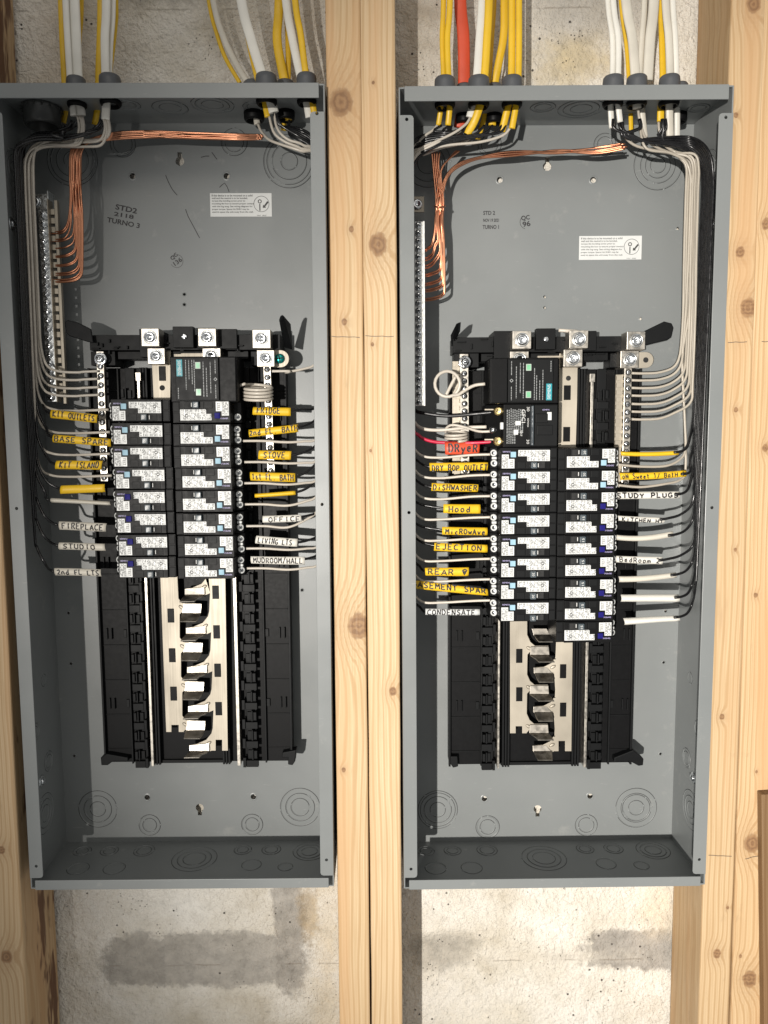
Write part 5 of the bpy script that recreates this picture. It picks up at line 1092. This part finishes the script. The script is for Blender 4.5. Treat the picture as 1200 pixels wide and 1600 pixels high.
def tag_strip(q, text, mat, label, cat='wire tag', grp=None, Y=.033, curve=0.0, wf=(.04, .96), hf=.68, inkw=.00085, round_=.0016, voff=0.0, name='wire_tag', jit=.25):
    """q: px corners TL, TR, BR, BL. A split jacket sleeve bowed over its wire."""
    TL, TR, BR, BL = [P(a, b, Y) for a, b in q]
    org = (TL + TR + BR + BL) / 4
    def surf(u, v, lift=0.0):
        uu = min(1, max(0, u)); a = TL.lerp(TR, u); b = BL.lerp(BR, u); p = b.lerp(a, v)
        p = p + Vector((0, round_ * ((2 * v - 1) ** 2) * 1.3 - lift, 0)); p.z -= curve * 4 * uu * (1 - uu); p.y += .0008 * math.sin(uu * 5 + org.x * 90); return p
    mb = MB(); nu, nv = 14, 6; vs = []; th = .0009
    for lay in (0, 1):
        for i in range(nu + 1):
            for j in range(nv + 1): vs.append(surf(i / nu, j / nv, -th * lay))
    K = (nu + 1) * (nv + 1); ix = lambda l, i, j: l * K + i * (nv + 1) + j; fs = []
    for i in range(nu):
        for j in range(nv):
            fs.append((ix(0, i, j), ix(0, i + 1, j), ix(0, i + 1, j + 1), ix(0, i, j + 1))); fs.append((ix(1, i, j), ix(1, i, j + 1), ix(1, i + 1, j + 1), ix(1, i + 1, j)))
        fs.append((ix(0, i, 0), ix(1, i, 0), ix(1, i + 1, 0), ix(0, i + 1, 0))); fs.append((ix(0, i, nv), ix(0, i + 1, nv), ix(1, i + 1, nv), ix(1, i, nv)))
    for j in range(nv):
        fs.append((ix(0, 0, j), ix(0, 0, j + 1), ix(1, 0, j + 1), ix(1, 0, j))); fs.append((ix(0, nu, j), ix(1, nu, j), ix(1, nu, j + 1), ix(0, nu, j + 1)))
    mb.add(vs, fs, 0, True); o = mb.build(name, mat, None, loc=org); tag(o, label, cat, grp)
    if text:
        rnd = random.Random(len(text) * 7 + ord(text[0])); mb = MB(); n = len(text); L0, L1 = wf; adv = (L1 - L0) / n
        for k, ch in enumerate(text):
            if ch == ' ': continue
            jy = rnd.uniform(-.05, .05) * jit * 3; js = 1 + rnd.uniform(-.12, .12) * jit * 3; sl = rnd.uniform(-.25, .25) * jit * 2
            for st in FONT[ch]:
                pts = [tuple(float(t) for t in c_.split(',')) for c_ in st.split()]
                dense = []
                for (x1, y1), (x2, y2) in zip(pts, pts[1:]):
                    for t in range(3): dense.append((x1 + (x2 - x1) * t / 3, y1 + (y2 - y1) * t / 3))
                dense.append(pts[-1])
                P3 = [surf(L0 + adv * (k + .12 + .74 * (x_ + sl * y_ / 6) / 4), .5 - hf / 2 + voff + jy + hf * js * y_ / 6, .0005) for x_, y_ in dense]
                mb.ribbon(smooth_path(P3, 2), inkw * 1.35)
        h = mb.build('handwriting', 'ink', None); h.parent = o; h.matrix_parent_inverse = Matrix.Identity(4)
        for v in h.data.vertices: v.co = v.co - org
    return o
TY = 'tags on the left side of the left panel'
def T(q, text, mat, label, grp, **k): return tag_strip(q, text, mat, label, 'wire tag', grp, **k)
T([(79, 640), (152, 648), (151, 661), (78, 653)], 'KIT OUTLETS', 'j_yellow', 'yellow tag reading KIT OUTLETS', TY)
T([(82, 679), (173, 686), (173, 698), (81, 691)], 'BASE SPARE', 'j_yellow', 'yellow tag reading BASE SPARE', TY, wf=(.02, .97))
T([(87, 720), (160, 720), (158, 734), (85, 733)], 'KIT ISLAND', 'j_yellow', 'yellow tag reading KIT ISLAND', TY, wf=(.08, .95))
T([(94, 759), (163, 756.5), (164, 769), (93, 772)], '', 'j_yellow', 'blank yellow tag below KIT ISLAND', TY)
T([(78, 778.5), (171, 784), (173, 790), (79, 785.5)], '', 'j_cream', 'blank white sleeve above FIREPLACE', TY, round_=.0022)
T([(91, 815), (166, 818), (165, 831), (92, 828)], 'FIREPLACE', 'j_cream', 'white tag reading FIREPLACE', TY, wf=(.05, .95))
T([(91, 848), (163, 850), (165, 861), (91, 859)], 'STUDIO', 'j_cream', 'white tag reading STUDIO', TY, wf=(.08, .80))
T([(84, 888), (157, 890), (158, 901), (86, 899.5)], '2nd FL LTS', 'j_cream', 'white tag reading 2nd FL LTS', TY, wf=(.04, .97))
TY = 'tags on the right side of the left panel'
T([(395, 636), (454, 637), (454, 650), (394, 648)], 'FRIDGE', 'j_yellow', 'yellow tag reading FRIDGE', TY, wf=(.10, .74), voff=.08)
T([(388, 671.5), (465, 663), (466, 675), (389, 683)], '2nd FL. BATH', 'j_yellow', 'yellow tag reading 2nd FL. BATH', TY, wf=(.0, 1))
T([(404, 704), (455, 705), (454, 718.5), (403, 717.5)], 'STOVE', 'j_yellow', 'yellow tag reading STOVE', TY, wf=(.14, .84))
T([(390, 738), (461, 739.5), (461, 753.5), (391, 751)], '1st FL. BATH', 'j_yellow', 'yellow tag reading 1st FL. BATH', TY, wf=(.03, .97))
T([(397.5, 772), (461, 767), (462, 773.5), (398, 778)], '', 'j_yellow', 'blank narrow yellow tag above OFFICE', TY)
T([(410, 806.5), (470, 804.5), (471, 815.5), (410, 817)], 'OFFICE', 'j_white', 'white tag reading OFFICE', TY, wf=(.14, .98), voff=-.05)
T([(400, 837.5), (465, 842.5), (464, 855), (398, 849.5)], 'LIVING LTS', 'j_white', 'white tag reading LIVING LTS', TY, wf=(.05, .88))
T([(391, 870), (476, 870.5), (476, 883), (392, 881)], 'MUDROOM/HALL', 'j_white', 'white tag reading MUDROOM/HALL', TY, wf=(.04, .97))
TY = 'tags on the left side of the right panel'
T([(695, 691), (750, 690), (749, 709), (696, 710.5)], 'DRyeR', 'j_orange', 'orange tag reading DRyeR', TY, wf=(.08, .96), hf=.66, inkw=.0013)
T([(671, 723.5), (763, 722.5), (762, 735), (672, 736)], 'DRY BOP OUTLET', 'j_yellow', 'yellow tag reading DRY BOP OUTLET', TY, wf=(.03, 1), inkw=.0010, voff=-.14)
T([(675, 755), (748, 757), (747, 769), (674, 767)], 'DiSHWASHER', 'j_yellow', 'yellow tag reading DISHWASHER', TY, wf=(.02, .98), inkw=.0010)
T([(693, 788), (751, 788.5), (751, 803), (693, 802)], 'Hood', 'j_yellow', 'yellow tag reading Hood', TY, wf=(.12, .74), inkw=.0010)
T([(691, 823.5), (762, 825), (762, 837), (691, 835.5)], 'MicROwAve', 'j_yellow', 'yellow tag reading MicROwAve', TY, wf=(.06, .96), inkw=.0010, voff=-.05)
T([(679, 848.5), (762, 852), (762, 864), (678, 861)], 'EJECTION', 'j_yellow', 'yellow tag reading EJECTION', TY, wf=(.02, .90), inkw=.0010, voff=.08)
T([(664, 888), (733, 887), (732, 900.5), (665, 900)], 'REAR ~', 'j_yellow', 'yellow tag reading REAR with a scribbled mark', TY, wf=(.04, .98), inkw=.0010)
T([(643, 907), (762, 921), (763, 931.5), (643, 920)], 'BASEMENT SPAR', 'j_yellow', 'long slanting yellow tag reading BASEMENT SPAR', TY, wf=(.0, .98), inkw=.0011, voff=.14)
T([(665, 952), (750, 952.5), (750, 962), (665, 961.5)], 'CONDENSATE', 'label', 'white tag reading CONDENSATE', TY, wf=(.02, .92), inkw=.0009, hf=.85)
TY = 'tags on the right side of the right panel'
T([(970, 705.5), (1061, 704), (1061, 711), (971, 712)], '', 'j_yellow', 'topmost plain yellow sleeve, right side of the right panel', TY, Y=.038, curve=.0012)
T([(968, 739), (1073, 735), (1073, 745), (970, 750)], 'oN Sweet 1/ BatH 1', 'j_yellow', 'long yellow tag reading oN Sweet 1/ BatH 1', TY, Y=.038, inkw=.0008, wf=(.02, .98), curve=.0010)
T([(962, 769), (1063, 768.5), (1063, 779), (963, 780)], 'STUDY PLUGS', 'j_white', 'long white tag reading STUDY PLUGS', TY, Y=.038, wf=(.0, .98), inkw=.0012)
T([(966, 806), (1039, 809.5), (1039, 818), (967, 814)], 'KITCHEN H1', 'j_white', 'white tag reading KITCHEN H1', TY, Y=.038, inkw=.0009, wf=(.06, .98), voff=-.15)
T([(963, 836), (1052, 830.5), (1054, 839), (964, 844)], '', 'j_cream', 'plain bowed white sleeve above the Bedroom tag', TY, Y=.038, curve=.0030)
T([(962, 869), (1037, 871), (1036, 882.5), (963, 879)], 'BedRoom 2', 'j_white', 'white tag reading BedRoom 2', TY, Y=.038, wf=(.06, .94))
T([(967, 901), (1057, 895), (1058, 903), (968, 910)], '', 'j_cream', 'plain bowed white sleeve just below the Bedroom tag', TY, Y=.038, curve=.0014)
T([(971, 930), (1062, 930), (1063, 942), (971, 941)], '', 'j_white', 'plain straight white sleeve, second lowest on the right', TY, Y=.038, round_=.003)
T([(975, 967), (1062, 963), (1063, 972), (977, 977.5)], '', 'j_white', 'plain white sleeve, lowest on the right', TY, Y=.038, round_=.003)
for k_, v_ in proto.items():
    if k_ not in used: pass
